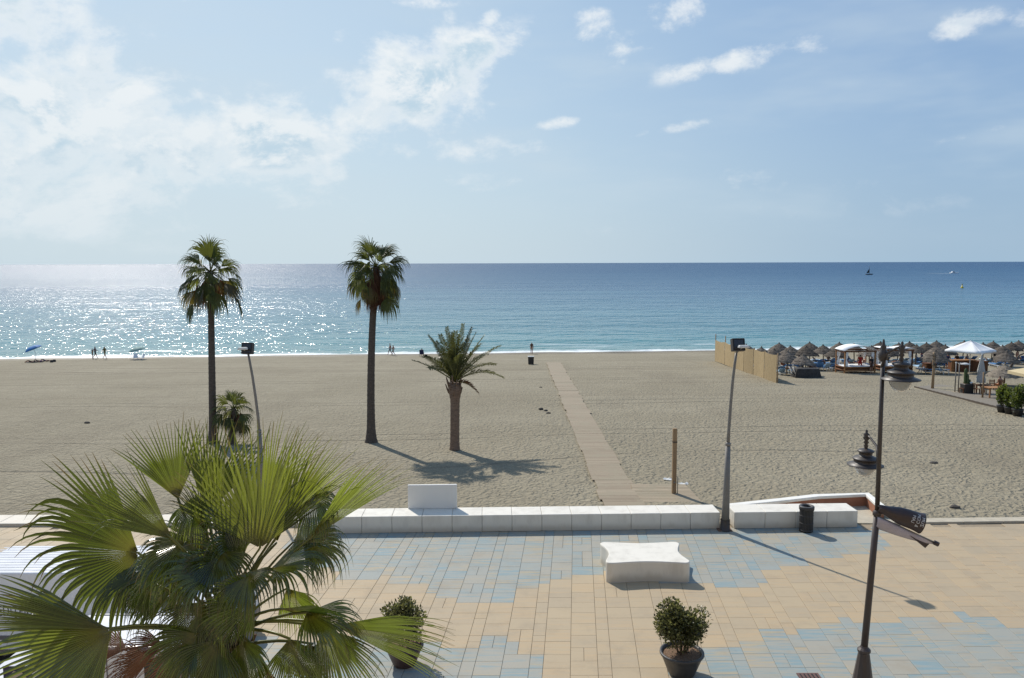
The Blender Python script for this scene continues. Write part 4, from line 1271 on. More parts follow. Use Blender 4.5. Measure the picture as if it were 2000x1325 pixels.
def floodlight_pole(label, foot, pts, head_px, lamp_px, mirror, group):
    """a two-stage pole whose slim upper stage bends at the head; black floodlight box and flat white lamp"""
    Y = foot.y
    t = thing("floodlight_pole", label, "light pole", foot, group=group)
    P = [at_y(px, py, Y) - foot for px, py in pts]
    m = m_per_px(foot)
    low = [Vector((0, 0, 0)), P[0] * 0.5, P[0]]
    MB().tube(low, [0.15, 0.115, 0.085], 14).build("lower_pole", M_STEEL, t)
    MB().lathe([(0.0, 0.0), (0.2, 0.0), (0.2, 0.03), (0.17, 0.05), (0.165, 0.4)], n=16).build("base_flange", M_IRON, t)
    MB().tube([P[0] - Vector((0, 0, 0.02))] + P[1:], [0.062] + [0.055 - 0.018 * i / len(P) for i in range(len(P) - 1)], 12).build("upper_pole", M_STEEL, t)
    MB().lathe([(0.06, -0.05), (0.095, -0.05), (0.095, 0.04), (0.06, 0.07)], P[0], 14).build("collar", M_STEEL, t)
    h = at_y(head_px[0], head_px[1], Y - 0.15) - foot
    s = 0.40
    hb = MB().box((0, 0, 0), (s, 0.16, s)).build("floodlight", M_FLOODB, t, bevel=0.02, loc=h)
    hb.rotation_euler = (radians(-14), 0, radians(-6 if mirror else 6))
    fr = MB()
    for a in ((0, s * 0.51, s * 1.06, 0.03), (0, -s * 0.51, s * 1.06, 0.03)): fr.box((a[0], 0.0, a[1]), (a[2], 0.2, a[3]))
    for a in (-1, 1): fr.box((a * s * 0.515, 0, 0), (0.03, 0.2, s * 1.0))
    fr.build("frame", M_IRON, hb)
    MB().box((0, -0.09, 0), (s * 0.85, 0.02, s * 0.85)).build("glass", M_GLASSD, hb)
    l = at_y(lamp_px[0], lamp_px[1], Y - 0.42) - foot
    lb = MB().box((0, 0, 0), (0.40, 0.2, 0.09), taper=0.8).build("lantern", M_PLASTIC, t, bevel=0.02, loc=l)
    lb.rotation_euler.z = radians(8)
    MB().tube([P[-1], (P[-1] + h) / 2 + Vector((0, 0, -0.02)), h], 0.028, 8).build("bracket", M_STEEL, t)
    MB().tube([P[-1], l], 0.026, 8).build("arm", M_STEEL, t)
    return t


f = at_z(1416, 1036, 0)
floodlight_pole("tall leaning grey floodlight pole in the gap between the two white walls", f,
                [(1422, 868), (1423.5, 840), (1427, 790), (1431, 745), (1435, 712), (1438, 690)], (1441, 674), (1452, 677), False, "floodlight poles by the beach")
MBp = MB(); MBp.box((f.x - 0.02, f.y + 0.04, 0.006), (0.5, 0.36, 0.05)); tag(MBp.build("tree_pit", simple("rust_soil", (0.16, 0.085, 0.05), 0.9)), "small square of bare brown soil at the foot of the leaning pole", "tree pit")
f2 = at_y(514, 992, 30.6); f2.z = sand_z(f2.x, f2.y)
floodlight_pole("leaning floodlight pole rising from the sand behind the short shaggy palm", f2,
                [(506, 842), (504, 815), (499, 775), (493, 735), (488, 708), (485, 692)], (484, 681), (474, 681), True, "floodlight poles by the beach")


def street_lamp():
    Y = 16.5
    foot = at_y(1684, 1352, Y); foot.z = 0.0
    t = thing("street_lamp", "tall brown iron street lamp with two bell lanterns rising in front of the beach", "street lamp", foot)
    q = lambda px, py, dy=0.0: at_y(px, py, Y + dy) - foot
    top = q(1725, 690)
    foot0 = Vector((0, 0, 0))
    # fluted foot
    fl = MB(); n = 12
    zt = q(1688, 1270).z
    prof = [(0.27, 0.0), (0.27, 0.12), (0.235, 0.16), (0.225, 0.2), (0.125, zt - 0.10), (0.115, zt - 0.06), (0.14, zt - 0.03), (0.14, zt + 0.02), (0.09, zt + 0.07), (0.07, zt + 0.11)]
    fl.lathe(prof, n=n, smooth=False); fl.build("base", M_IRON2, t)
    mid = q(1713, 1002)
    MB().tube([Vector((0.0, 0, zt)), Vector((mid.x * 0.5, 0, zt + (mid.z - zt) * 0.5)), mid], [0.075, 0.07, 0.066], 18).build("lower_pole", M_IRON2, t)
    MB().tube([mid, (mid + top) / 2, top], [0.05, 0.046, 0.042], 16).build("upper_pole", M_IRON, t)
    MB().lathe([(0.06, -0.05), (0.09, -0.05), (0.09, 0.02), (0.055, 0.06)], mid, 18).build("collar", M_IRON2, t)
    MB().lathe([(0.06, -0.16), (0.085, -0.14), (0.1, -0.05), (0.085, 0.04), (0.05, 0.08), (0.062, 0.12), (0.035, 0.18), (0.02, 0.28), (0.0, 0.31)], top, 14).build("finial", M_IRON, t)

    def lantern(rim, arm_from, arm_mid, s):
        """bell lantern: rim centre given; three stepped discs, a stem and a glass bowl"""
        g = 1.0 * s
        pr = [(0.0, 0.40), (0.055, 0.40), (0.15, 0.37), (0.185, 0.345), (0.185, 0.325), (0.145, 0.30), (0.145, 0.235), (0.165, 0.225), (0.262, 0.185), (0.285, 0.165), (0.285, 0.15), (0.262, 0.14), (0.255, 0.075), (0.275, 0.06), (0.40, 0.015), (0.40, 0.0), (0.33, 0.005), (0.2, 0.03)]
        l = MB().lathe([(a * g, z * g) for a, z in pr], n=32).build("lantern", M_IRON, t, loc=rim)
        MB().lathe([(0.03, 0.38), (0.05, 0.44), (0.03, 0.48), (0.06, 0.52), (0.035, 0.56), (0.075, 0.62), (0.05, 0.66), (0.07, 0.70), (0.025, 0.74), (0.03, 0.78), (0.0, 0.82)], n=12).build("stem", M_IRON, l)
        gl = MB(); gl.lathe([(0.235 * g, 0.02), (0.225 * g, -0.08), (0.17 * g, -0.19), (0.07 * g, -0.25), (0.0, -0.26)], n=24)
        gl.build("glass_bowl", M_BOWL, l)
        e = rim + Vector((0, 0, 0.69))
        MB().tube([arm_from, arm_from.lerp(arm_mid, 0.6) + Vector((0, 0, 0.04)), arm_mid, arm_mid.lerp(e, 0.6) + Vector((0, 0, 0.03)), e], [0.034, 0.03, 0.026, 0.024, 0.03], 8).build("arm", M_IRON, t)

    r1 = q(1759, 742, -0.25)
    lantern(r1, q(1722, 718), q(1733, 690, -0.1), 0.98)
    r2 = q(1690, 909, 0.6)
    lantern(r2, q(1715, 900), q(1712, 872, 0.25), 0.96)
    return foot, q


def bowl_mat():
    m, N, b, o = mat("frosted_bowl")
    b.inputs['Base Color'].default_value = (0.5, 0.5, 0.5, 1); b.inputs['Roughness'].default_value = 0.35
    b.inputs['Transmission Weight'].default_value = 0.85; b.inputs['IOR'].default_value = 1.1
    return m


M_BOWL = bowl_mat()
LF, LQ = street_lamp()


def text_mesh(body, size, mats, name, align='CENTER', sx=1.0, space=1.0):
    cu_ = bpy.data.curves.new(name, 'FONT'); cu_.body = body; cu_.size = size; cu_.align_x = align; cu_.space_character = space
    o = bpy.data.objects.new("tmp", cu_); COL.objects.link(o)
    dg = bpy.context.evaluated_depsgraph_get()
    me = bpy.data.meshes.new_from_object(o.evaluated_get(dg)); bpy.data.objects.remove(o)
    me.materials.clear(); me.materials.append(mats)
    for v in me.vertices: v.co.x *= sx
    me.name = name
    return me


def banner():
    """a dark banner the wind has rolled up along its arms, its lilac lining turned out below"""
    t = thing("banner", "dark wind-rolled banner with white lettering strapped to the brown street lamp", "banner", LF + LQ(1713, 1003))
    o = LQ(1713, 1003)
    q = lambda px, py, dy=0.0: LQ(px, py, dy) - o
    # roll: a tapering open tube from the pole to its free end
    a0, a1 = q(1716, 992, -0.06), q(1800, 1022, -0.25)
    ax = (a1 - a0).normalized()
    side = ax.cross(-fwd).normalized(); toward = side.cross(ax).normalized()
    if toward.dot(-fwd) < 0: toward = -toward; 
    upv = toward.cross(ax); upv = upv if upv.z > 0 else -upv
    def roll(t_, w, dr=0.0):
        c = a0.lerp(a1, t_); rr = lerp(0.075, 0.235, t_ ** 0.7) + 0.012 * sin(9 * t_ + 2 * w) + dr
        return c + (toward * cos(w) + upv * sin(w)) * rr
    mb = MB(); nu, nv = 18, 26; vs = []; fs = []
    for i in range(nu + 1):
        for j in range(nv + 1):
            w = -2.5 + 5.1 * j / nv
            vs.append(roll(i / nu, w, -0.02 * j / nv))
    for i in range(nu):
        for j in range(nv):
            a = i * (nv + 1) + j; fs.append((a, a + 1, a + nv + 2, a + nv + 1))
    mb.add(vs, fs, 0, True)
    ob = mb.build("cloth", M_BANNER, t)
    md = ob.modifiers.new("thickness", 'SOLIDIFY'); md.thickness = 0.006
    # the three printed lines, reading up the roll
    for k, (txt, tt) in enumerate((("LAM", 0.70), ("& COM", 0.80), ("ZUM", 0.90))):
        me = text_mesh(txt, 0.088, M_BLETTER, "lettering", sx=1.05)
        for v in me.vertices:
            s, h = v.co.x, v.co.y
            p = roll(tt + h / (a1 - a0).length, 0.15 + s / 0.225, 0.008)
            v.co = p
        link("lettering", me, t)
    # lining: a long fold hanging from the pole to the lower rod
    c0, c1 = q(1714, 1010, -0.10), q(1826, 1060, -0.42)
    d0 = q(1710, 1032, -0.02)
    mb = MB(); vs = []; fs = []; nu, nv = 20, 6
    for i in range(nu + 1):
        s = i / nu
        top = c0.lerp(c1, s) + Vector((0, 0, 0.01 * sin(7 * s)))
        bot = d0.lerp(q(1826, 1064, -0.40), s ** 0.9) + Vector((0, -0.05 * sin(pi * s), -0.03 * sin(pi * s)))
        for j in range(nv + 1):
            e = j / nv; p = top.lerp(bot, e) + toward * (0.05 * sin(pi * e) * (1 - s)); vs.append(p)
    for i in range(nu):
        for j in range(nv):
            a = i * (nv + 1) + j; fs.append((a, a + 1, a + nv + 2, a + nv + 1))
    mb.add(vs, fs, 0, True)
    ob = mb.build("lining", M_LILAC, t)
    md = ob.modifiers.new("thickness", 'SOLIDIFY'); md.thickness = 0.005
    mb = MB(); vs = [q(1776, 1046, -0.30), q(1818, 1060, -0.36), q(1812, 1062, -0.30), q(1807, 1071, -0.33), q(1796, 1062, -0.36)]
    mb.add(vs, [(0, 1, 2, 3, 4)])
    ob = mb.build("loose_corner", M_BANNER, t); md = ob.modifiers.new("thickness", 'SOLIDIFY'); md.thickness = 0.006
    MB().tube([q(1712, 1008, -0.05), q(1829, 1062, -0.42)], 0.022, 10).build("lower_rod", M_STEEL, t)
    MB().tube([q(1824, 1059.5, -0.41), q(1833, 1064, -0.435)], 0.05, 10).build("end_cap", M_BANNER, t)
    MB().tube([q(1714, 988, -0.03), q(1736, 992, -0.10)], 0.02, 8).build("upper_rod", M_STEEL, t)


banner()


# ------------------------------------------------------------------ vans
def wheel(parent, loc, r=0.34, w=0.22):
    Mx = Matrix.Rotation(radians(90), 3, 'X')
    o = MB().lathe([(r * 0.62, -w / 2), (r * 0.92, -w / 2), (r, -w * 0.3), (r, w * 0.3), (r * 0.92, w / 2), (r * 0.62, w / 2)], n=24, M=Mx).build("wheel", M_RUBBER, parent, loc=loc)
    MB().lathe([(0, -w * 0.42), (r * 0.3, -w * 0.42), (r * 0.5, -w * 0.36), (r * 0.62, -w * 0.44), (r * 0.62, w * 0.44), (r * 0.5, w * 0.36), (0, w * 0.42)], n=20, M=Mx).build("rim", M_STEEL, o)


def van_a():
    yf, yr = 17.9, 19.72
    H = 2.22
    x1 = at_z(262, 1122, H).x
    org = Vector((x1, (yf + yr) / 2, 0))
    t = thing("van", "white high-roofed van with ribbed roof and dark lettering parked by the wall", "van", org)
    hw = (yr - yf) / 2
    z0 = 0.3
    body = [(-4.3, z0 + 0.05), (-4.3, 1.2), (-4.22, H - 0.12), (-4.1, H), (0.0, H), (0.22, H - 0.08), (1.15, 1.36), (2.05, 1.16), (2.22, 1.0), (2.28, 0.62), (2.25, z0), (-4.2, z0)]
    mb = MB().prism(body, -hw, hw)
    mb.build("body", M_PAINT, t, bevel=0.05, seg=3)
    for i in range(10):
        MB().box((-2.2, -hw + 0.16 + i * 0.165, H + 0.003), (4.0, 0.03, 0.008)).build("roof_rib", M_GREYP if False else M_PAINT, t)
        MB().box((-2.2, -hw + 0.19 + i * 0.165, H + 0.002), (4.0, 0.011, 0.005)).build("roof_seam", M_GREYP, t)
    # windows: side cab window, windscreen
    for sgn in (-1, 1):
        y = sgn * (hw + 0.006)
        mb = MB(); mb.prism([(-0.25, 1.38), (0.98, 1.36), (0.25, 2.08), (-0.25, 2.12)], y - 0.012, y + 0.012); mb.build("side_window", M_GLASSD, t)
        MB().box((0.3, y, 0.8), (0.012, 0.02, 0.95)).build("door_seam", M_GREYP, t)
        MB().box((-0.3, y, 1.3), (0.012, 0.02, 1.9)).build("door_seam", M_GREYP, t)
        MB().box((-1.9, y, 0.62), (3.9, 0.03, 0.1)).build("side_moulding", M_GREYP, t)
        MB().box((-0.1, y - 0.0, 1.22), (0.18, 0.04, 0.035)).build("door_handle", M_GREYP, t)
    mb = MB(); a = Vector((0.30, 0, H - 0.16)); b = Vector((1.10, 0, 1.42)); nn = Vector((0.72, 0, 0.8)).normalized() * 0.016
    vs = [a + Vector((0, s * (hw - 0.16), 0)) + nn * k for k in (0, 1) for s in (-1, 1)] + [b + Vector((0, s * (hw - 0.1), 0)) + nn * k for k in (0, 1) for s in (-1, 1)]
    mb.add(vs, [(2, 3, 7, 6), (0, 1, 3, 2), (4, 6, 7, 5), (0, 2, 6, 4), (1, 5, 7, 3)]); mb.build("windscreen", M_GLASSD, t)
    MB().box((2.26, 0, 0.5), (0.14, 2 * hw - 0.1, 0.3)).build("bumper", M_GREYP, t, bevel=0.03)
    for s in (-1, 1):
        MB().box((2.2, s * (hw - 0.2), 0.92), (0.12, 0.26, 0.2)).build("headlight", M_PLASTIC, t, bevel=0.03)
        MB().box((0.72, s * (hw + 0.12), 1.42), (0.1, 0.16, 0.24)).build("wing_mirror", M_GREYP, t, bevel=0.02)
        for x in (-3.3, 1.35): wheel(t, (x, s * (hw - 0.13), 0.34))
    # lettering along the side
    me = text_mesh("EDITERR", 0.36, M_LETTER, "lettering", align='LEFT', sx=0.6, space=1.12)
    p = at_y(-5, 1204, yf - 0.02) - org
    for v in me.vertices:
        v.co = Vector((p.x + v.co.x, -hw - 0.008, p.z + v.co.y))
    link("lettering", me, t)


van_a()


def van_b():
    yf, yr = 14.95, 16.55
    H = 1.86
    x1 = at_z(345, 1275, H).x
    org = Vector((x1, (yf + yr) / 2, 0)); hw = (yr - yf) / 2
    t = thing("van", "low white van with a dark blue side panel parked behind the palm trunk", "van", org)
    body = [(-4.4, 0.32), (-4.42, 0.7), (-4.3, 1.02), (-3.5, 1.2), (-2.75, H - 0.06), (-2.55, H), (-0.12, H), (0.0, H - 0.1), (0.12, 1.0), (0.12, 0.32)]
    MB().prism(body, -hw, hw).build("body", M_PAINT, t, bevel=0.09, seg=4)
    for s in (-1, 1):
        MB().box((-1.4, s * (hw - 0.14), H + 0.006), (2.3, 0.03, 0.02)).build("roof_rail", M_GREYP, t)
        y = s * (hw + 0.006)
        mb = MB(); mb.prism([(-2.25, 1.22), (-1.62, 1.22), (-1.62, 1.74), (-2.1, 1.74)], y - 0.012, y + 0.012); mb.build("side_window", M_GLASSD, t)
        MB().box((-1.5, y, 1.1), (0.014, 0.02, 1.45)).build("door_seam", M_GREYP, t)
        MB().box((-0.45, y, 1.42), (0.6, 0.02, 0.5)).build("rear_window", M_GLASSD, t)
        for x in (-3.5, -0.75): wheel(t, (x, s * (hw - 0.13), 0.33), 0.33)
    a = at_y(5, 1302, yf - 0.02) - org; b = at_y(60, 1302, yf - 0.02) - org
    w = b.x - a.x
    pn = MB().box((0, 0, 0), (w, 0.016, w * 1.0)).build("blue_panel", M_PURPLE, t, loc=((a.x + b.x) / 2, -hw - 0.008, a.z - w * 0.5))
    mb = MB(); mb.prism([(-w * .34, -w * .42), (w * .34, -w * .42), (w * .34, w * .05), (w * .13, w * .32), (-w * .13, w * .32), (-w * .34, w * .05)], -0.014, -0.009)
    mb.build("emblem", M_EMBLEM, pn)
    c = at_y(96, 1300, yf - 0.02) - org
    MB().tube([Vector((c.x - 0.02, -hw - 0.006, c.z - 0.9)), Vector((c.x - 0.05, -hw - 0.006, c.z - 0.2)), Vector((c.x, -hw - 0.006, c.z)), Vector((c.x + 0.3, -hw - 0.006, c.z + 0.06))], 0.016, 6).build("door_seam", M_GREYP, t)
    MB().box((0.14, 0, 0.5), (0.1, 2 * hw - 0.1, 0.26)).build("bumper", M_GREYP, t, bevel=0.03)


van_b()


# ================================================================== people
def person(loc, label, pose='stand', top='skin', bottom='navy', face=0.0, hgt=1.72, hair='hair', cat="person", arms=None, group=None, bag=None, build=1.0):
    """one continuous body grown over a posed skeleton; skin, hair and clothing by zone"""
    J = dict(pelvis=(0, 0, .95), spine=(0, 0, 1.15), chest=(0, .0, 1.36), neck=(0, .01, 1.50), head=(0, -.015, 1.60), crown=(0, 0, 1.70),
             sl=(-.185, .01, 1.43), el=(-.25, .03, 1.15), wl=(-.26, -.05, .92), hl=(-.26, -.08, .82),
             sr=(.185, .01, 1.43), er=(.25, .03, 1.15), wr=(.26, -.05, .92), hr=(.26, -.08, .82),
             jl=(-.1, 0, .91), kl=(-.11, -.02, .5), al=(-.11, .02, .09), tl=(-.12, -.14, .04),
             jr=(.1, 0, .91), kr=(.11, -.02, .5), ar=(.11, .02, .09), tr=(.12, -.14, .04))
    if pose == 'walk':
        J.update(kl=(-.11, -.2, .52), al=(-.11, -.3, .10), tl=(-.12, -.46, .07), kr=(.11, .1, .5), ar=(.11, .38, .16), tr=(.12, .27, .05),
                 el=(-.25, .14, 1.17), wl=(-.25, .2, .94), hl=(-.25, .2, .85), er=(.25, -.08, 1.16), wr=(.24, -.28, 1.0), hr=(.23, -.36, .95))
    elif pose == 'sit':
        dz = -.42
        J = {k: (x, y, z + dz) for k, (x, y, z) in J.items()}
        J.update(kl=(-.13, -.44, .5), al=(-.13, -.46, .09), tl=(-.14, -.6, .05), kr=(.13, -.44, .5), ar=(.13, -.44, .09), tr=(.14, -.58, .05),
                 wl=(-.2, -.3, .58), hl=(-.18, -.38, .56), wr=(.2, -.3, .58), hr=(.18, -.38, .56))
    elif pose == 'lie':
        J = {k: (x, 1.7 - z - .75, .16 + y * 0.7) for k, (x, y, z) in J.items()}
        J.update(kl=(-.13, .42, .4), al=(-.13, .72, .1), tl=(-.14, .8, .06))
    elif pose == 'recline':
        J.update({k: (x, .0 + (z - .95) * .62, .3 + (z - .95) * .62) for k, (x, y, z) in J.items() if z > .9})
        J.update(jl=(-.1, 0, .28), jr=(.1, 0, .28), kl=(-.12, -.4, .42), al=(-.12, -.8, .32), tl=(-.12, -.86, .42), kr=(.12, -.42, .34), ar=(.12, -.84, .32), tr=(.12, -.9, .42),
                 el=(-.28, .1, .34), wl=(-.26, -.1, .32), hl=(-.24, -.2, .33), er=(.28, .1, .34), wr=(.26, -.1, .32), hr=(.24, -.2, .33))
    if arms: J.update(arms)
    rad = dict(pelvis=.145, spine=.125, chest=.15, neck=.058, head=.092, crown=.07, sl=.062, el=.046, wl=.034, hl=.036, sr=.062, er=.046, wr=.034, hr=.036,
               jl=.1, kl=.062, al=.042, tl=.034, jr=.1, kr=.062, ar=.042, tr=.034)
    E = [('pelvis', 'spine'), ('spine', 'chest'), ('chest', 'neck'), ('neck', 'head'), ('head', 'crown'), ('chest', 'sl'), ('sl', 'el'), ('el', 'wl'), ('wl', 'hl'),
         ('chest', 'sr'), ('sr', 'er'), ('er', 'wr'), ('wr', 'hr'), ('pelvis', 'jl'), ('jl', 'kl'), ('kl', 'al'), ('al', 'tl'), ('pelvis', 'jr'), ('jr', 'kr'), ('kr', 'ar'), ('ar', 'tr')]
    k = hgt / 1.72
    names = list(J)
    me = bpy.data.meshes.new("person")
    me.from_pydata([Vector(J[n]) * k for n in names], [(names.index(a), names.index(b)) for a, b in E], [])
    o = bpy.data.objects.new("tmp", me); COL.objects.link(o)
    o.modifiers.new("skin", 'SKIN'); sub = o.modifiers.new("sub", 'SUBSURF'); sub.levels = 1; sub.render_levels = 1
    for i, n in enumerate(names):
        r_ = rad[n] * k * (build if n in ('pelvis', 'spine', 'chest', 'jl', 'jr') else 1)
        me.skin_vertices[0].data[i].radius = (r_, r_); me.skin_vertices[0].data[i].use_root = (n == 'pelvis')
    dg = bpy.context.evaluated_depsgraph_get()
    out = bpy.data.meshes.new_from_object(o.evaluated_get(dg)); bpy.data.objects.remove(o)
    out.materials.clear()
    for m_ in (M_SKIN, M_HAIR if hair == 'hair' else cloth(hair), M_SKIN if top == 'skin' else cloth(top), M_SKIN if bottom == 'skin' else cloth(bottom)): out.materials.append(m_)
    segs = [(Vector(J[a]) * k, Vector(J[b]) * k, a, b) for a, b in E]
    for p in out.polygons:
        c = p.center; best = None
        for a, b, na, nb in segs:
            ab = b - a; t = max(0, min(1, (c - a).dot(ab) / max(1e-9, ab.dot(ab)))); dd = (a + ab * t - c).length
            if best is None or dd < best[0]: best = (dd, na, nb, t)
        _, na, nb, t = best
        mi = 0
        if nb == 'crown' or (nb == 'head' and t > .55 and p.normal.y > -0.2): mi = 1
        elif nb in ('spine', 'chest', 'sl', 'sr') or (nb in ('el', 'er') and t < .5): mi = 2
        elif nb in ('jl', 'jr') or (nb in ('kl', 'kr') and t < .75): mi = 3
        if na == 'pelvis' and nb == 'spine' and t < .35: mi = 3
        p.material_index = mi; p.use_smooth = True
    out.name = "person"
    ob = link("person", out, None, loc); ob.rotation_euler.z = face
    tag(ob, label, cat, group)
    return ob


def P_(px, py): return on_sand(px, py)


person(P_(181, 701), "dark clad person strolling along the waterline just ahead of a companion", 'stand', 'black', 'black', face=2.0, hgt=1.5)
person(P_(186.5, 701), "taller dark haired person in grey strolling close behind a companion at the waterline", 'walk', 'grey', 'black', face=1.7, hgt=1.78)
person(P_(205, 702), "man in khaki shorts striding alone along the bright waterline", 'walk', 'olive', 'khaki', face=1.45, hgt=1.82)
person(P_(762, 694), "tanned walker in dark shorts leading a couple along the surf", 'walk', 'skin', 'navy', face=-1.4, hgt=1.78)
person(P_(768, 695), "shorter bather walking close behind a companion in dark shorts", 'walk', 'skin', 'brown', face=-1.6, hgt=1.6)
person(P_(1038.5, 692), "bather standing at the edge of the surf beyond the dark beach bin", 'stand', 'brown', 'skin', face=0.4, hgt=1.75)


def beach_parasol(b, label, m_, r, h, tilt, az, group=None):
    t = thing("beach_parasol", label, "parasol", b, group=group)
    Mt = Matrix.Rotation(az, 3, 'Z') @ Matrix.Rotation(tilt, 3, 'Y')
    MB().tube([(0, 0, -0.1), (0, 0, h * 0.55), Mt @ Vector((0, 0, h * 0.45)) + Vector((0, 0, h * 0.55))], 0.025, 6).build("pole", M_WPLAS, t)
    top = Mt @ Vector((0, 0, h * 0.45)) + Vector((0, 0, h * 0.55))
    for i in range(8):
        mb = MB(); vs = []; fs = []; n = 5
        for j in range(n + 1):
            s = j / n; a0 = 2 * pi * i / 8; a1 = 2 * pi * (i + 1) / 8
            for a in (a0, (a0 + a1) / 2, a1):
                rr = r * sin(s * 1.25) / sin(1.25) * (0.96 if a == (a0 + a1) / 2 else 1)
                vs.append(top + Mt @ Vector((rr * cos(a), rr * sin(a), -0.42 * r * (1 - cos(s * 1.25)) / (1 - cos(1.25)))))
        for j in range(n):
            for q in (0, 1): fs.append((j * 3 + q, j * 3 + q + 1, j * 3 + q + 4, j * 3 + q + 3))
        mb.add(vs, fs, 0, True); mb.build("panel", m_, t)
    return t


beach_parasol(P_(70, 706), "blue beach parasol tilted over people lying on the sand", M_FABB, 1.15, 2.2, -0.4, 0.2)
beach_parasol(P_(270, 702), "pale green beach parasol over two white folding chairs by the water", M_FABG, 1.15, 1.75, -0.2, 0.3)
for (px, py), lab, c1, c2 in (((62, 709), "person lying on the sand under the blue parasol, head towards the town", 'black', 'black'), ((76, 708), "person in purple lying on the sand under the blue parasol", 'purple', 'black'), ((90, 707), "sunbather stretched out at the seaward edge of the blue parasol", 'brown', 'navy')):
    person(P_(px, py), lab, 'lie', c1, c2, face=1.6 + R.uniform(-.3, .3))
for i, (px, py) in enumerate(((101, 708), (106, 707))):
    p = P_(px, py)
    o = MB().box((0, 0, .16), (.42, .3, .32), taper=0.75).build("beach_bag", M_DCLOTH, bevel=0.06, loc=p, seg=2)
    tag(o, ("plump dark beach bag lying beside the sunbathers under the blue parasol", "small dark beach bag standing apart from the sunbathers by the surf")[i], "bag", "beach bags by the blue parasol")


def folding_chair(b, label, rz, m_frame, m_cloth, s=1.0, group=None):
    t = thing("folding_chair", label, "chair", b, rz, group)
    MB().box((0, 0, .34 * s), (.5 * s, .46 * s, .03)).build("seat", m_cloth, t)
    o = MB().box((0, 0, 0), (.5 * s, .03, .55 * s)).build("backrest", m_cloth, t, loc=(0, .3 * s, .62 * s)); o.rotation_euler.x = radians(-18)
    for x in (-.25, .25):
        MB().tube([(x * s, .26 * s, 0), (x * s, -.22 * s, .5 * s)], .018 * s, 6).build("leg", m_frame, t)
        MB().tube([(x * s, -.24 * s, 0), (x * s, .2 * s, .36 * s), (x * s, .4 * s, .9 * s)], .018 * s, 6).build("leg", m_frame, t)
        MB().box((x * 1.08 * s, 0, .52 * s), (.05 * s, .46 * s, .03)).build("armrest", m_frame, t)
    return t


folding_chair(P_(265, 704), "white folding beach chair under the green parasol, the one nearer the strollers", 0.5, M_WPLAS, M_WPLAS, group="white chairs under the green parasol")
folding_chair(P_(277, 704), "white folding beach chair under the green parasol, on the palm side", -0.6, M_WPLAS, M_WPLAS, group="white chairs under the green parasol")
fc = P_(824, 697)
folding_chair(fc, "dark blue beach chair with its back to the promenade beside the date palm", pi, M_STEEL, cloth('navy'), 1.15)
person(fc + Vector((0, .05, .0)), "person in navy sitting in the dark blue chair facing the surf", 'sit', 'navy', 'black', face=pi, hgt=1.6)
o = MB().box((0, 0, .18), (.5, .34, .36), taper=.8).build("beach_bag", cloth('black'), bevel=.05, loc=P_(832, 698), seg=2); tag(o, "black bag on the sand next to the dark blue beach chair", "bag")
# bin by the end of the boardwalk
b = P_(1037, 712); t = thing("beach_bin", "square dark beach bin with a pale lid near the seaward end of the boardwalk", "bin", b)
MB().box((0, 0, .5), (.68, .6, .9), taper=1.08).build("bin_body", M_FLOODB, t, bevel=.03)
MB().box((0, 0, .99), (.8, .7, .08)).build("lid", M_PLASTIC, t, bevel=.02)
for x in (-.25, .25): MB().box((x, 0, .03), (.08, .5, .06)).build("foot", M_IRON, t)
# bits on the sand
for i, (px, py, s, lab) in enumerate(((1057, 799, .2, "dark stone on the sand beside the boardwalk, seaward one of three"), (1066, 802, .15, "small dark stone between two others beside the boardwalk"), (1071, 807, .17, "dark stone lowest of three on the sand beside the boardwalk"), (1056, 757, .16, "single small dark stone on the sand near the seaward boardwalk"),
                                      (1865, 1011 - 20, .2, "curved dark scrap on the sand beyond the rolled banner"), (1824, 905, .22, "flat dark scrap on the sand beyond the street lamp"), (170, 826, .2, "lone dark stone on the wide raked sand"))):
    p = on_sand(px, py, 0.02); mb = MB(); rr = random.Random(i)
    bm = bmesh.new(); bmesh.ops.create_icosphere(bm, subdivisions=2, radius=1)
    for v in bm.verts: v.co = Vector((v.co.x * s, v.co.y * s * .7, v.co.z * s * .45)) * (1 + .25 * mnoise.noise(v.co * 1.5 + Vector((i, 0, 0))))
    me = bpy.data.meshes.new("stone"); bm.to_mesh(me); bm.free(); me.materials.append(M_ROCK)
    tag(link("stone", me, None, p), lab, "stone", "stones and scraps on the sand")


M_DARKW = wood_mat("dark_board", (0.05, 0.038, 0.028, 1), (0.1, 0.078, 0.06, 1))

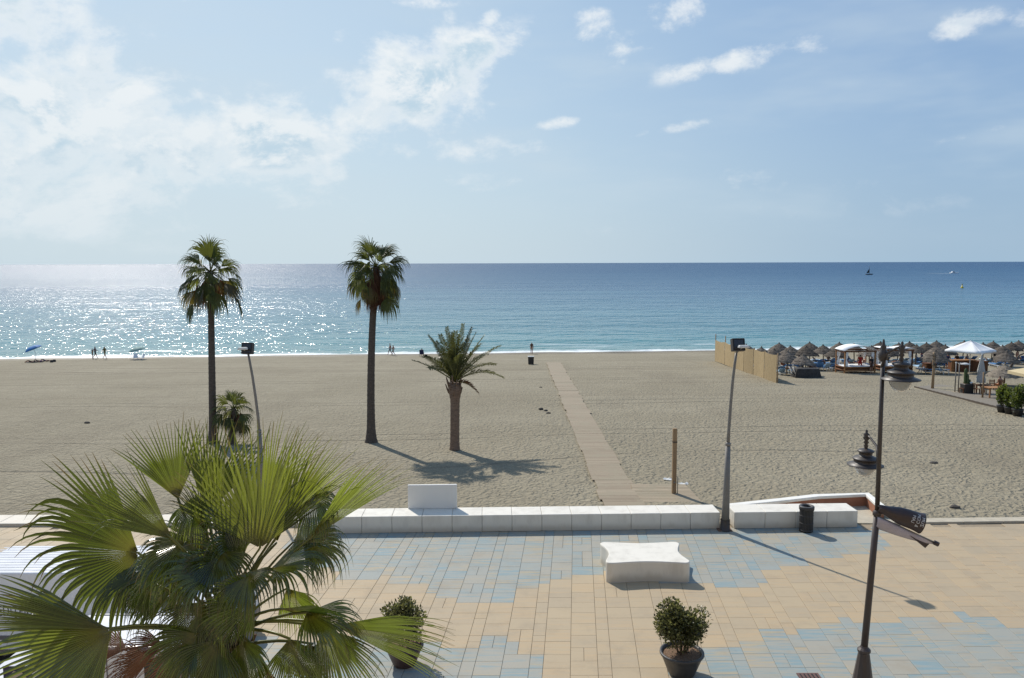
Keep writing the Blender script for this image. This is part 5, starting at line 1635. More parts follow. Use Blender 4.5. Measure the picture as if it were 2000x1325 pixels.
# ================================================================== the beach club
def reed_fence():
    bot = [(1397, 707), (1416, 713), (1435, 719), (1452, 725), (1472, 732), (1495, 740), (1517.5, 748)]
    G = [on_sand(*q) for q in bot]
    A, Bn = on_sand(1397, 706), on_sand(1518, 749)
    n = 6
    t = thing("reed_fence", "tall yellow reed screen fencing off the beach club from the open sand", "fence", Bn)
    H = 2.75
    for i in range(n + 1):
        f = [0, .2, .38, .54, .69, .84, 1.0][i]
        p = A.lerp(Bn, f) - Bn
        p.z = sand_z(p.x + Bn.x, p.y + Bn.y) - Bn.z
        h = H + (0.75 if i < 2 else 0.12)
        MB().tube([p - UP * .2, p + UP * h], .06, 8).build("post", M_POST, t)
        if i < n:
            f2 = [0, .2, .38, .54, .69, .84, 1.0][i + 1]
            q = A.lerp(Bn, f2) - Bn; q.z = sand_z(q.x + Bn.x, q.y + Bn.y) - Bn.z
            mb = MB(); k = 8; vs = []; fs = []
            dd = (q - p).normalized(); nn = Vector((dd.y, -dd.x, 0))
            for j in range(k + 1):
                s = 0.02 + 0.96 * j / k; c = p.lerp(q, s); bow = nn * (.05 + .05 * sin(pi * s) * (1 if i % 2 else -1))
                zt = H - .12 * sin(pi * s) + R.uniform(-.02, .02)
                for side in (0, 1):
                    vs += [c + bow + nn * .03 * side + UP * .02, c + bow + nn * .03 * side + UP * zt]
            for j in range(k):
                a = j * 4
                fs += [(a, a + 4, a + 5, a + 1), (a + 2, a + 3, a + 7, a + 6), (a + 1, a + 5, a + 7, a + 3)]
            fs += [(0, 1, 3, 2), (k * 4, k * 4 + 2, k * 4 + 3, k * 4 + 1)]
            mb.add(vs, fs); mb.build("panel", M_REED, t)
            MB().tube([p + UP * (H * .5), q + UP * (H * .5)], .022, 6).build("rail", M_POST, t)


reed_fence()


def thatch_mesh(r, h, rng, n=40):
    mb = MB()
    # three overlapping courses of straw with ragged lower edges
    for k, (t0, t1) in enumerate(((0.0, .46), (.3, .76), (.6, 1.0))):
        vs = []; fs = []
        for i in range(n):
            a = 2 * pi * i / n
            for j in range(4):
                t = lerp(t0, t1 + (rng.uniform(-.05, .06) if j == 3 else 0), j / 3)
                rr = r * t + .02; z = h * (1 - t ** 1.12) + .035 * (2 - k) * 0 + .03 + .05 * (1 if j == 0 else 0) - (.07 * (j == 3) * rng.uniform(.3, 1.6) if k == 2 else 0) + .02 * rng.uniform(-1, 1)
                vs.append((rr * cos(a), rr * sin(a), z + .03 * (2 - k)))
        for i in range(n):
            i2 = (i + 1) % n
            for j in range(3): fs.append((i * 4 + j, i2 * 4 + j, i2 * 4 + j + 1, i * 4 + j + 1))
        mb.add(vs, fs, 0, False)
    # straw ends hanging at the eave
    for i in range(110):
        a = rng.uniform(0, 6.28); d = Vector((cos(a), sin(a), 0)); s = Vector((-sin(a), cos(a), 0)) * .03
        p = d * r * rng.uniform(.9, 1.0) + UP * .06; q = p + d * .08 - UP * rng.uniform(.1, .3)
        mb.add([p - s, p + s, q], [(0, 1, 2)])
    # crown tuft
    mb.lathe([(.16, h - .05), (.1, h + .1), (.04, h + .24), (0, h + .26)], n=8, smooth=False)
    return mb


TH = [thatch_mesh(1.3, .78, random.Random(60 + i)).mesh("thatch", M_THATCH) for i in range(4)]
ORD = ["first", "second", "third", "fourth", "fifth", "sixth", "seventh", "eighth", "ninth", "tenth", "eleventh", "twelfth", "thirteenth", "fourteenth", "fifteenth", "sixteenth"]
UMB = []


def umbrella(base, h, label, variant, rz, scale=1.0, m_=None):
    t = thing("thatched_umbrella", label, "beach umbrella", base, rz, "thatched umbrellas of the beach club")
    t.scale = (scale,) * 3; t.rotation_euler = (R.uniform(-.05, .05), R.uniform(-.06, .06), rz)
    hh = h / scale
    MB().tube([(0, 0, -.1), (0, 0, hh - .3)], .065, 8).build("pole", M_POST, t)
    me = TH[variant % 4]
    if m_ is not None: me = me.copy(); me.materials.clear(); me.materials.append(m_)
    link("thatch", me, t, (0, 0, hh - 1.04))
    rb = MB()
    for i in range(6):
        a = pi * i / 3
        MB().tube([(0, 0, hh - .32), (1.18 * cos(a), 1.18 * sin(a), hh - .98)], .02, 4).build("rib", M_POST, t)
    return t


ROWS = [
    ("water's edge row", 2.75, [(1522, 668), (1583, 667), (1641, 667), (1719, 666), (1779, 666), (1830, 664), (1882, 664), (1938, 665), (1990, 664), (2040, 664)]),
    ("middle row", 2.7, [(1460, 671), (1486, 676), (1546, 674), (1575, 675), (1610, 672), (1670, 670), (1754, 668), (1811, 668), (1846, 672), (1922, 668), (1976, 667), (2025, 668)]),
    ("inner row", 2.6, [(1511, 680), (1538, 684), (1634, 677), (1700, 676), (1705, 674), (1736, 675), (1790, 672), (1831, 674), (1957, 673), (1963, 684)]),
]
for rname, H, pts in ROWS:
    pts = sorted(pts)
    for i, (px, py) in enumerate(pts):
        p = on_sand(px, py, H); base = Vector((p.x, p.y, sand_z(p.x, p.y)))
        t = umbrella(base, H, f"{ORD[i]} thatched umbrella from the reed screen in the {rname}", R.randrange(4), R.uniform(0, 6), R.uniform(.92, 1.06))
        UMB.append((rname, i, base))
for (px, py), H, lab, m_, sc in (((1567, 691), 2.3, "low grey thatched umbrella standing over the dark covered table", M_THATCH, 1.0), ((1827, 682), 2.6, "broad thatched umbrella standing just behind the rough wooden post", M_THATCH, 1.15), ((1964, 709), 2.1, "pale grey thatched umbrella low beside the tan canvas roof", M_THATCH2, 1.1)):
    p = on_sand(px, py, H); base = Vector((p.x, p.y, sand_z(p.x, p.y)))
    umbrella(base, H, lab, 1, R.uniform(0, 6), sc, m_)
    UMB.append((lab, -1, base))

# loungers, two by two under the umbrellas
LM = {}


def lounger_parts(c):
    if c in LM: return LM[c]
    f = MB()
    for x in (-.3, .3): f.box((x, 0, .3), (.04, 1.9, .05))
    for y in (-.9, -.1, .9): f.box((0, y, .3), (.6, .04, .04))
    fm = f.mesh("frame", M_WPLAS)
    lg = MB()
    lm_ = [MB().box((x, y, .14), (.05, .05, .28)).mesh("leg", M_WPLAS) for x in (-.28, .28) for y in (-.75, .75)]
    pm = MB().box((0, -.35, .37), (.62, 1.25, .09)).mesh("mattress", c, bevel=.025)
    bk = MB().box((0, .3, 0), (.62, .68, .09)).mesh("backrest", c, bevel=.025)
    LM[c] = (fm, lm_, pm, bk)
    return LM[c]


def lounger(b, label, rz, c, up_):
    t = thing("sun_lounger", label, "sun lounger", b, rz, "loungers under the thatched umbrellas")
    fm, lm_, pm, bk = lounger_parts(c)
    link("frame", fm, t)
    for l in lm_: link("leg", l, t)
    link("mattress", pm, t)
    o = link("backrest", bk, t, (0, .28, .37)); o.rotation_euler.x = radians(up_)
    return t


rl = random.Random(77)
for rname, i, base in UMB:
    if i < 0:
        if "low grey" in rname or "pale grey" in rname: continue
    for side, word in ((-1, "fence"), (1, "pier")):
        c = M_BLUEC if rl.random() < .5 else M_LBLUE
        cn = "blue" if c is M_BLUEC else "pale blue"
        b = base + Vector((side * rl.uniform(.55, .8), rl.uniform(-.5, .3), 0)); b.z = sand_z(b.x, b.y)
        where = f"{ORD[i]} umbrella of the {rname}" if i >= 0 else "umbrella behind the rough post"
        sd_ = "reed screen" if side < 0 else "pavilion"
        lounger(b, f"{cn} lounger under {where}, {sd_} side", pi + rl.uniform(-.15, .15), c, rl.choice((15, 30, 42)))


# more loungers out in the sun, in two open rows
for row, (y0, y1, xs) in (("open row before the umbrellas", (723, 722, (1600, 1612, 1622, 1634, 1724, 1734, 1796, 1806))), ("open row between the umbrellas", (711, 707, (1546, 1556, 1590, 1600, 1612, 1624, 1650, 1716, 1728, 1786, 1798, 1808, 1820, 1840, 1850, 1928, 1938, 1950, 1962, 1978, 1990)))):
    for i, px in enumerate(xs):
        c = (M_LBLUE, M_WPLAS, M_BLUEC)[rl.randrange(3)]
        cn = {M_LBLUE: "pale blue", M_WPLAS: "white", M_BLUEC: "blue"}[c]
        b = on_sand(px, lerp(y0, y1, i / len(xs)) + rl.uniform(-1, 1))
        place = ORD[i] if i < 16 else ("seventeenth", "eighteenth", "nineteenth", "twentieth", "last")[i - 16]
        lounger(b, f"{cn} sunlit lounger, {place} from the reed screen in the {row}", pi + rl.uniform(-.3, .3), c, rl.choice((20, 40, 55)))


# four-poster beach beds
def beach_bed(b, label, wx, dy, h, rz, curved):
    t = thing("beach_bed", label, "beach bed", b, rz, "canopied beach beds")
    for x in (-1, 1):
        for y in (-1, 1):
            MB().box((x * wx / 2, y * dy / 2, h / 2 - .1), (.12, .12, h + .2)).build("post", M_LWOOD if curved else M_WOOD, t)
    for z in (.28, .62):
        for y in (-1, 1): MB().tube([(-wx / 2, y * (dy / 2 + .05), z), (wx / 2, y * (dy / 2 + .05), z)], .085, 8).build("rail", M_LWOOD, t)
        for x in (-1, 1): MB().tube([(x * (wx / 2 + .05), -dy / 2, z), (x * (wx / 2 + .05), dy / 2, z)], .085, 8).build("rail", M_WOOD, t)
    MB().box((0, 0, .42), (wx - .1, dy - .1, .25)).build("bed_base", M_WOOD, t)
    MB().box((0, 0, .66), (wx - .2, dy - .2, .2)).build("mattress", M_CANVAS, t, bevel=.05)
    for y in (-1, 1): MB().box((0, y * dy / 2, h), (wx + .3, .1, .12)).build("beam", M_WOOD, t)
    for x in (-1, 1): MB().box((x * wx / 2, 0, h - .115), (.1, dy + .3, .1)).build("beam", M_WOOD, t)
    mb = MB(); vs = []; fs = []; n = 16
    for i in range(n + 1):
        s = i / n; x = (s - .5) * (wx + .3); z = h + .09 + (.5 * sin(pi * s) ** .8 if curved else .12 + .05 * sin(3 * pi * s))
        for y in (-dy / 2 - .15, dy / 2 + .15): vs.append((x, y, z))
    for i in range(n): fs.append((2 * i, 2 * i + 2, 2 * i + 3, 2 * i + 1))
    mb.add(vs, fs, 0, True); o = mb.build("canopy", M_CANVAS, t); o.modifiers.new("thickness", 'SOLIDIFY').thickness = .03
    for x in (-1, 1):
        for y in (-1, 1):
            mb = MB(); vs = []; fs = []; n = 8
            for j in range(n + 1):
                z = lerp(h - .05, .75, j / n); w = .16 * (1 - .75 * exp(-((j / n - .55) / .12) ** 2))
                for i in range(9):
                    a = 2 * pi * i / 8; vs.append((x * (wx / 2 - .2) + w * cos(a) * (1 + .25 * cos(4 * a)), y * (dy / 2 - .1) + w * .6 * sin(a), z))
            for j in range(n):
                for i in range(8): fs.append((j * 9 + i, j * 9 + i + 1, j * 9 + i + 10, j * 9 + i + 9))
            mb.add(vs, fs, 0, True); mb.build("curtain", M_CANVAS, t)
    return t


b1 = on_sand(1677, 729); beach_bed(b1 + Vector((0, .9, 0)), "canopied beach bed with arched white roof and log rails, middle of the club", 3.3, 2.0, 2.35, 0.05, True)
b2 = on_sand(1752, 729); beach_bed(b2 + Vector((.2, 1.3, 0)), "canopied beach bed with flat white roof partly hidden by the upper lamp lantern", 3.0, 2.0, 2.4, 0.05, False)
person(b1 + Vector((.35, .5, .05)), "person in a red robe standing at the bed with the arched roof", 'stand', 'red', 'red', face=2.9, hgt=1.9)
person(b1 + Vector((1.15, -.4, .0)), "dark clad person standing at the post of the arched bed", 'stand', 'black', 'brown', face=.4, hgt=1.85)
person(b1 + Vector((-.6, .9, .68)), "person in purple lounging on the mattress of the arched bed", 'recline', 'purple', 'black', face=1.4)
person(b1 + Vector((.9, 1.2, .68)), "bare skinned sunbather reclining on the arched bed", 'recline', 'skin', 'white', face=-1.2)
person(b2 + Vector((.9, 1.6, .68)), "dark dressed person reclining on the flat roofed beach bed", 'recline', 'black', 'grey', face=-1.3)
person(b2 + Vector((-1.6, -.2, 0)), "person in grey standing between the two canopied beds", 'stand', 'grey', 'khaki', face=1.2, hgt=1.75)
# people about the loungers
for px, py, pose, tp, bt, fc_, lab in (
        (1526, 720, 'sit', 'skin', 'orange', 1.2, "sunburnt person sitting hunched at the end of the reed screen"),
        (1531, 722, 'lie', 'skin', 'navy', 1.4, "sunbather lying low on the sand just past the reed screen"),
        (1583, 722, 'recline', 'skin', 'black', .3, "tanned guest lying back behind the dark covered table"),
        (1607, 716, 'recline', 'skin', 'purple', -.5, "guest stretched on a lounger between covered table and arched bed"),
        (1618, 712, 'sit', 'black', 'black', .4, "black clad guest sitting under an umbrella before the arched bed"),
        (1632, 708, 'stand', 'purple', 'black', 1.9, "guest in purple standing by the arched bed's seaward side"),
        (1800, 708, 'walk', 'red', 'navy', 1.2, "guest in a red shirt walking by blue loungers past the second bed"),
        (1838, 706, 'sit', 'navy', 'black', 0, "navy clad guest sitting under the broad umbrella"),
        (1853, 712, 'recline', 'skin', 'teal', .3, "sunbather in teal trunks lying by the wooden counter"),
        (1942, 706, 'stand', 'navy', 'black', .2, "dark figure standing among pale loungers past the white parasol"),
        (1986, 712, 'stand', 'skin', 'brown', .4, "bare chested man standing by the driftwood pole near the tan roof")):
    person(P_(px, py), lab, pose, tp, bt, fc_)


for i, (px, py, pose, tp, bt) in enumerate(((1549, 713, 'recline', 'skin', 'teal'), (1561, 709, 'sit', 'navy', 'navy'), (1594, 710, 'recline', 'skin', 'red'), (1645, 704, 'sit', 'skin', 'white'), (1656, 711, 'recline', 'white', 'navy'),
                                           (1722, 706, 'stand', 'white', 'khaki'), (1731, 710, 'recline', 'skin', 'black'), (1789, 709, 'sit', 'white', 'navy'), (1811, 706, 'stand', 'skin', 'black'), (1823, 709, 'recline', 'teal', 'black'), (1931, 711, 'recline', 'skin', 'orange'), (1955, 707, 'sit', 'red', 'black'), (1997, 709, 'recline', 'skin', 'navy'))):
    look = {'recline': "lying back", 'sit': "sitting upright", 'stand': "standing"}[pose]
    wear = ("bare chested beachgoer in " + bt) if tp == 'skin' else "beachgoer in a " + tp + " top"
    person(P_(px, py), f"{wear} {look}, {ORD[i]} guest along the open lounger row", pose, tp, bt, R.uniform(-1, 1))


def club_things():
    # table under a dark cover with two white chairs drawn up
    b = on_sand(1574, 737)
    t = thing("covered_table", "table under a dark draped cover near the end of the reed screen", "table", b)
    mb = MB(); vs = []; fs = []; n = 40
    for j, (z, k) in enumerate(((.95, .0), (.95, .55), (.93, .97), (.88, 1.0), (.45, 1.05), (.02, 1.12))):
        for i in range(n):
            a = 2 * pi * i / n
            sx = max(-1, min(1, 1.35 * cos(a))); sy = max(-1, min(1, 1.35 * sin(a)))
            fo = 1 + (.05 * sin(9 * a) + .03 * sin(17 * a)) * (j >= 3) * (j - 2) * .5
            vs.append((1.12 * k * sx * fo, .7 * k * sy * fo, z))
    for j in range(5):
        for i in range(n): fs.append((j * n + i, j * n + (i + 1) % n, (j + 1) * n + (i + 1) % n, (j + 1) * n + i))
    mb.add(vs, fs, 0, True); mb.build("cover", M_DCLOTH, t)
    for x in (-.8, .8):
        for y in (-.4, .4): MB().box((x, y, .43), (.06, .06, .86)).build("leg", M_WOOD, t)
    for i, (px, py) in enumerate(((1550, 736), (1557, 737))):
        p = on_sand(px, py); c = folding_chair(p, ("white plastic chair at the dark covered table, the one towards the fence", "white plastic chair pushed against the dark covered table")[i], 1.4, M_WPLAS, M_WPLAS, 1.1, "white chairs at the covered table")
    # small dark table on the other side of the flat-roofed bed
    b = on_sand(1800, 731)
    t = thing("glass_table", "small low table with glasses between the flat roofed bed and wooden box", "table", b)
    MB().lathe([(0, .55), (.6, .55), (.6, .6), (0, .6)], n=20).build("tabletop", M_GREYP, t)
    for i in range(3):
        a = i * 2.09; MB().tube([(.5 * cos(a), .5 * sin(a), 0), (.15 * cos(a), .15 * sin(a), .55)], .03, 6).build("leg", M_STEEL, t)
    for i in range(3):
        a = i * 2.2 + .4; tag(MB().lathe([(0, 0), (.05, 0), (.06, .18), (.045, .18)], n=10).build("drinking_glass", M_PLASTIC, loc=b + Vector((.3 * cos(a), .3 * sin(a), .6))), ("pale drinking glass on the low table, the one on its pavilion side", "pale drinking glass on the low table, the one on its seaward side", "pale drinking glass on the low table, the one towards the promenade")[i], "glass", "glasses on the low table")
    # wooden box
    b = on_sand(1818, 727)
    t = thing("storage_box", "square dark brown wooden box behind the rough wooden post", "box", b + Vector((0, .4, 0)))
    MB().box((0, 0, .45), (1.1, .8, .86)).build("body", M_WOOD, t); MB().box((0, 0, .91), (1.18, .88, .06)).build("lid", M_WOOD, t)
    for x in (-.5, .5): MB().box((x, -.41, .45), (.08, .03, .84)).build("batten", M_LWOOD, t)
    # rough posts
    for (px, y0, y1, w, lab) in ((1821, 760, 688, .2, "rough thick wooden post with a ragged head on open sand"), (1918.5, 778, 727, .12, "slim reddish wooden post at the edge of the timber deck")):
        b = on_sand(px, y0); h = (y0 - y1) * m_per_px(b)
        t = thing("wooden_post", lab, "post", b, group="wooden posts of the beach club")
        MB().tube([(0, 0, -.2), (.03, 0, h * .5), (0, 0, h)], [w * .62, w * .55, w * .5], 8).build("shaft", M_POST, t)
        if w > .15:
            mb = MB(); rr = random.Random(4)
            for i in range(70):
                a = rr.uniform(0, 6.28); d = Vector((cos(a), sin(a), 0)); z = h - rr.uniform(0, 1.1); s = Vector((-sin(a), cos(a), 0)) * .03
                p = d * .1 + UP * z; mb.add([p - s, p + s, p + d * .16 - UP * rr.uniform(.15, .4)], [(0, 1, 2)])
            mb.build("straw_wrap", M_THATCH, t)
    # big white parasol over the counter
    b = on_sand(1893, 729)
    t = thing("white_parasol", "big square white canvas parasol over the brown wooden counter", "parasol", b, 0.6)
    h = 64 * m_per_px(b)
    MB().tube([(0, 0, 0), (0, 0, h)], .05, 8).build("pole", M_WPLAS, t)
    r = 41 * m_per_px(b) * 1.12; z0 = h - 1.02
    cs = [(r * cos(pi / 4 + i * pi / 2), r * sin(pi / 4 + i * pi / 2)) for i in range(4)]
    for i in range(4):
        (ax, ay), (bx, by) = cs[i], cs[(i + 1) % 4]
        mb = MB(); vs = []; fs = []; n = 6
        for j in range(n + 1):
            s = j / n
            for q in range(n + 1):
                e = q / n; x = lerp(ax, bx, e) * s; y = lerp(ay, by, e) * s
                vs.append((x, y, lerp(h, z0, s) - .16 * sin(pi * s) * (1 - abs(2 * e - 1) ** 2) * .8))
        for q in range(n + 1):
            e = q / n; vs.append((lerp(ax, bx, e), lerp(ay, by, e), z0 - .2 - .03 * sin(q * 2)))
        for j in range(n + 1):
            for q in range(n): a = j * (n + 1) + q; fs.append((a, a + 1, a + n + 2, a + n + 1))
        mb.add(vs, fs, 0, True); o = mb.build("panel", M_CANVAS, t); o.modifiers.new("thickness", 'SOLIDIFY').thickness = .012
        MB().tube([(0, 0, h - .1), (ax * .98, ay * .98, z0 - .03)], .02, 5).build("rib", M_WPLAS, t)
    # counter
    b = on_sand(1886, 728)
    t = thing("bar_counter", "brown wooden bar counter standing in the shade of the big white parasol", "counter", b + Vector((.1, 1.0, 0)))
    for i in range(8): MB().box((-1.15 + i * .33, -.35, .6), (.318, .05, 1.16)).build("plank", M_WOOD if i else M_LWOOD, t)
    MB().box((0, .1, .55), (2.5, .7, 1.0)).build("body", M_WOOD, t); MB().box((0, 0, 1.22), (2.75, .9, .07)).build("countertop", M_LWOOD, t)
    MB().box((2.1, .3, .55), (1.4, .8, 1.1)).build("side_cabinet", M_WOOD, t)
    for x, tp, lab in ((-.9, 'navy', "bartender in navy at the seaward corner of the wooden counter"), (.1, 'black', "black clad bartender standing behind the middle of the counter"), (1.2, 'grey', "bartender in grey behind the cabinet end of the counter")):
        person(b + Vector((.1 + x, 2.1, 0)), lab, 'stand', tp, 'black', face=R.uniform(-.5, .5), hgt=1.78)
    # closed parasol in its table
    b = on_sand(1914, 769)
    t = thing("closed_parasol", "tall furled pale grey parasol standing in a small wooden table", "parasol", b)
    h = 78 * m_per_px(b)
    MB().tube([(0, 0, 0), (0, 0, h)], .04, 8).build("pole", M_WPLAS, t)
    mb = MB(); vs = []; fs = []; n = 24; m = 12
    for j in range(m + 1):
        s = j / m; z = lerp(h, h * .28, s); w = lerp(.03, .25, min(1, s * 1.5)) * (1 - .35 * exp(-((s - .72) / .06) ** 2)) * (1 + .15 * s)
        for i in range(n):
            a = 2 * pi * i / n; k = w * (1 + .28 * cos(8 * a)); vs.append((k * cos(a), k * sin(a), z))
    for j in range(m):
        for i in range(n): fs.append((j * n + i, j * n + (i + 1) % n, (j + 1) * n + (i + 1) % n, (j + 1) * n + i))
    mb.add(vs, fs, 0, True); mb.build("furled_canopy", simple("grey_canvas", (.42, .42, .40), .8, .2), t)
    MB().lathe([(0.17, h * .42), (.19, h * .42), (.19, h * .44), (.17, h * .44)], n=12).build("strap", M_GREYP, t)

    def table(b, label, w, d, h, rz, m_, group=None):
        t = thing("wooden_table", label, "table", b, rz, group)
        for i in range(5): MB().box((0, -d / 2 + (i + .5) * d / 5, h), (w, d / 5 - .015, .045)).build("plank", m_, t)
        for x in (-1, 1):
            for y in (-1, 1): MB().box((x * (w / 2 - .1), y * (d / 2 - .08), h / 2 - .02), (.09, .09, h - .04)).build("leg", m_, t)
            MB().box((x * (w / 2 - .1), 0, h - .06), (.06, d - .1, .07)).build("batten", m_, t)
    table(on_sand(1914, 771) + Vector((.5, .4, 0)), "small brown wooden table around the furled grey parasol", .9, .9, .74, 0, M_WOOD, "wooden tables on the deck")
    table(on_sand(1945, 777), "orange wooden table where the bare-backed guest is sitting", 1.9, .95, .85, .1, M_LWOOD, "wooden tables on the deck")

    def chair(b, label, rz, m_):
        t = thing("wooden_chair", label, "chair", b, rz, "wooden chairs on the deck")
        MB().box((0, 0, .45), (.46, .46, .05)).build("seat", m_, t)
        for x in (-.2, .2):
            MB().box((x, -.2, .22), (.05, .05, .44)).build("leg", m_, t); MB().box((x, .21, .48), (.05, .05, .96)).build("leg", m_, t)
        for i in range(3): MB().box((0, .215, .62 + i * .13), (.4, .03, .07)).build("slat", m_, t)
    for (px, py), rz, lab, m_ in (((1881, 769), -1.3, "dark wooden chair beside the cactus box at the deck's west end", M_WOOD), ((1905, 770), 1.6, "dark wooden chair between the cactus box and the furled parasol", M_WOOD), ((1925, 771), -1.5, "grey weathered chair between slim post and orange table", M_PLAT),
                                  ((1934, 762), 3.1, "dark chair tucked on the seaward side of the orange table", M_WOOD), ((1952, 763), 3.1, "dark chair occupied by the bare-backed guest at the orange table", M_WOOD), ((1966, 770), 1.5, "dark chair between the orange table and the potted shrubs", M_WOOD)):
        chair(on_sand(px, py), lab, rz, m_)
    p = on_sand(1952, 763)
    person(p + Vector((0, 0, 0)), "bare-backed guest with reddish hair sitting at the orange table", 'sit', 'skin', 'orange', face=pi + .2, hgt=1.7, hair='brown')
    # cactus in a square dark planter
    b = on_sand(1888, 769)
    t = thing("cactus_planter", "tall green cactus growing in a square dark box on the deck", "planter", b)
    MB().box((0, 0, .42), (.74, .7, .84), taper=1.06).build("pot", M_FLOODB, t, bevel=.03)
    MB().box((0, 0, .83), (.66, .62, .04)).build("soil", M_SOIL, t)
    for (x, y, hh, r) in ((-.16, 0, 1.35, .12), (.04, .1, .6, .09), (-.05, -.12, .85, .09), (.16, -.05, .4, .08)):
        mb = MB(); vs = []; fs = []; n = 20; m = 8
        for j in range(m + 1):
            s = j / m; w = r * sqrt(max(.02, 1 - max(0, (s - .85) / .15) ** 2)) * (.85 + .15 * sin(pi * s))
            for i in range(n): a = 2 * pi * i / n; k = w * (1 + .16 * cos(10 * a)); vs.append((x + k * cos(a), y + k * sin(a), .82 + hh * s))
        for j in range(m):
            for i in range(n): fs.append((j * n + i, j * n + (i + 1) % n, (j + 1) * n + (i + 1) % n, (j + 1) * n + i))
        mb.add(vs, fs, 0, True); mb.build("cactus_stem", M_CACTUS, t)
    tag(MB().lathe([(0, 0), (.09, 0), (.12, .16), (0, .16)], n=12).build("white_candle", M_WPLAS, loc=b + Vector((.22, -.2, .852))), "small round white candle pot on the corner of the cactus box", "candle")
    # twin-poled shower with a flat head
    b = on_sand(1868, 767)
    t = thing("beach_shower", "twin steel shower poles with a flat pale head by the timber deck", "shower", b)
    h = 58 * m_per_px(b)
    for x in (-.14, .14):
        MB().tube([(x, 0, 0), (x, 0, h)], .045, 10).build("pole", M_STEEL, t)
    MB().lathe([(0, 0), (.42, .0), (.45, .05), (.2, .13), (0, .15)], (.55, 0, h - .12), 20).build("shower_head", M_PLASTIC, t)
    MB().tube([(-.14, 0, h), (.14, 0, h + .04), (.5, 0, h + .02)], .035, 8).build("arm", M_STEEL, t)
    MB().box((-.15, 0, h + .03), (.1, .1, .12)).build("cap", M_PLASTIC, t)
    MB().box((0, -.02, .03), (.6, .5, .06)).build("base_plate", M_PLAT, t)
    # deck beside the sand
    P = [on_sand(*q) for q in ((1786, 757), (1962, 800), (2080, 830), (2080, 776), (1960, 768), (1835, 752))]
    zz = sum(p.z for p in P) / len(P)
    mb = MB(); n = len(P)
    vs = [p + UP * -.1 for p in P] + [p + UP * .05 for p in P]
    mb.add(vs, [tuple(range(n, 2 * n))] + [(i, (i + 1) % n, n + (i + 1) % n, n + i) for i in range(n)])
    tag(mb.build("deck", M_DECK), kind='structure')
    a, c = P[0], P[2]
    mb = MB(); k = 30
    for i in range(k):
        p = a.lerp(c, i / k); q = a.lerp(c, (i + 1) / k); p.z = sand_z(p.x, p.y); q.z = sand_z(q.x, q.y)
        c_ = (p + q) / 2; dd = q - p
        mb.box(c_ + Vector((-.03, -.06, .04)), (dd.length, .08, .16), M=Matrix.Rotation(atan2(dd.y, dd.x), 3, 'Z'))
    tag(mb.build("deck_edge", M_DARKW), kind='structure')
    # tan canvas roof and bar hut at the border of the picture
    b = on_sand(2066, 800)
    t = thing("canvas_pavilion", "tan canvas roofed pavilion with a dark red interior beside potted shrubs", "pavilion", b)
    m = m_per_px(b)
    for x in (-.4, 3.4):
        for y in (0, 3.0): MB().box((x, y, 1.25), (.14, .14, 2.5)).build("post", M_WOOD, t)
    e = [(-1.35, -.8), (4.2, -.8), (4.2, 3.8), (-1.35, 3.8)]
    zt = 3.15; z0 = 2.3
    top = [(.9, 1.2), (2.0, 1.2), (2.0, 1.8), (.9, 1.8)]
    mb = MB(); vs = [(x, y, z0 - .22) for x, y in e] + [(x, y, z0) for x, y in e] + [(x, y, zt) for x, y in top]
    mb.add(vs, [(8, 9, 10, 11)] + [(i, (i + 1) % 4, 4 + (i + 1) % 4, 4 + i) for i in range(4)] + [(4 + i, 4 + (i + 1) % 4, 8 + (i + 1) % 4, 8 + i) for i in range(4)])
    o = mb.build("canopy", M_TAN, t); o.modifiers.new("thickness", 'SOLIDIFY').thickness = .02
    MB().box((1.6, 1.6, .9), (3.4, .12, 1.8)).build("back_wall", simple("dark_red_wall", (.1, .02, .02), .7), t)
    MB().box((1.4, .4, .55), (2.8, .5, 1.1)).build("counter", M_WOOD, t)
    # potted shrubs
    for i, (px, py, r, hh, lab) in enumerate(((1957, 806, .42, 1.55, "bushy shrub in a black pot, first of three beside the deck edge"), (1972, 809, .4, 1.4, "bushy shrub in a black pot, middle one of three beside the deck edge"), (1987, 813, .5, 1.7, "largest of three potted shrubs, under the corner of the tan roof"))):
        b = on_sand(px, py); rr = random.Random(90 + i)
        t = thing("potted_shrub", lab, "potted plant", b, group="potted shrubs by the pavilion")
        MB().lathe([(0, 0), (.26, 0), (.36, .45), (.38, .5), (.33, .5), (.3, .44), (0, .43)], n=20).build("pot", M_FLOODB, t)
        mb = bush_leaves(0, .5 + hh / 2, r, hh / 2, 1500, rr, .16); mb.build("foliage", M_BUSH2, t)
        st = MB()
        for q in range(5): a = q * 1.3; st.tube([(0.05 * cos(a), .05 * sin(a), .43), (r * .5 * cos(a), r * .5 * sin(a), .5 + hh * .6)], [.025, .01], 5)
        st.build("stem", M_TWIG, t)
    # climbing plant on the pavilion's corner post
    # driftwood pole
    b = on_sand(1972, 722)
    t = thing("driftwood_trunk", "leaning forked driftwood trunk beside the pale thatched umbrella", "driftwood", b)
    m = m_per_px(b)
    MB().tube([(0, 0, 0), (.4, 0, .9), (1.1, .1, 1.6), (1.9, 0, 1.95)], [.14, .12, .09, .06], 7).build("trunk", M_PTRUNK, t)
    MB().tube([(.5, 0, 1.0), (.2, .1, 1.6), (.15, .1, 2.0)], [.09, .06, .03], 6).build("branch", M_PTRUNK, t)
    # little stake sign throwing a shadow
    b = on_sand(1776, 761)
    t = thing("stake_sign", "small dark triangular sign on a stake in the sand below the lantern", "sign", b)
    MB().tube([(0, 0, -.1), (0, 0, .8)], .03, 6).build("stake", M_IRON, t)
    mb = MB(); mb.prism([(-.02, .75), (-.22, .12), (.1, .2)], -.015, .015); mb.build("board", M_IRON, t)


club_things()


# ================================================================== on the water
def sea_at(px, py): return at_z(px, py, SEA_Z)


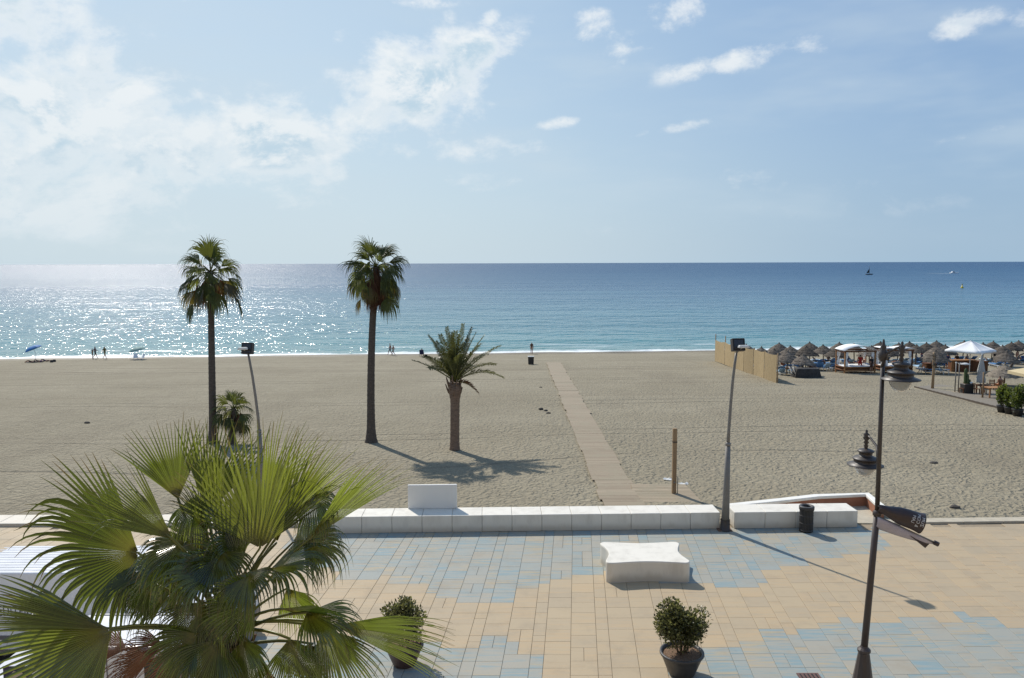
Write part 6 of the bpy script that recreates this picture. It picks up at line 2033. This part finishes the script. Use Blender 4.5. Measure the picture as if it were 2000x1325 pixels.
b = sea_at(1697, 537)
t = thing("sailboat", "tiny dark sailing boat with bare mast far out at sea", "sailboat", b)
MB().prism([(-3.6, .9), (-2.8, -.3), (3.0, -.3), (4.2, 1.1)], -1.1, 1.1).build("hull", M_FLOODB, t, bevel=.2)
MB().tube([(0.4, 0, .8), (.4, 0, 9.0)], .13, 6).build("mast", M_IRON, t)
mb = MB(); mb.add([(0.2, 0, 1.8), (-2.6, .4, 1.8), (0.3, 0, 6.5), (-1.0, .55, 3.4)], [(0, 1, 3), (0, 3, 2), (1, 2, 3)]); mb.build("sail", M_DCLOTH, t)
b = sea_at(1863, 534.5)
t = thing("motorboat", "small white motorboat trailing a long white wake far out at sea", "motorboat", b)
MB().prism([(-4.5, 1.0), (-4.3, -.3), (3.4, -.3), (5.2, 1.4), (1.0, 1.3), (-.2, 2.4), (-2.2, 2.4), (-2.6, 1.1)], -1.4, 1.4).build("hull", M_WPLAS, t, bevel=.15)
MB().prism([(-.3, 2.2), (.6, 1.45), (-2.0, 1.45), (-2.0, 2.2)], -1.42, 1.42).build("windows", M_GLASSD, t)
mb = MB(); vs = []; fs = []
for i in range(16):
    s = i / 15; x = -4.5 - 26 * s; w = .5 + 1.2 * s
    vs += [(x, -w, .05), (x, w * .6, .28 * (1 - s) + .06), (x, w, .05)]
for i in range(15): fs += [(i * 3, i * 3 + 1, i * 3 + 4, i * 3 + 3), (i * 3 + 1, i * 3 + 2, i * 3 + 5, i * 3 + 4)]
mb.add(vs, fs); o = mb.build("wake", simple("wake_foam", (.32, .38, .42), .8), loc=b); tag(o, kind='stuff')
b = sea_at(1879, 563)
t = thing("buoy", "yellow marker buoy floating off the beach club", "buoy", b)
MB().lathe([(0, -.4), (.55, -.3), (.7, .2), (.6, .6), (.25, .7), (.2, 1.7), (0, 1.75)], n=14).build("float", simple("yellow_buoy", (.6, .45, .02), .5), t)
MB().lathe([(0, 1.75), (.28, 1.75), (0, 2.3)], n=10).build("topmark", simple("yellow_topmark", (.6, .45, .02), .5), t)
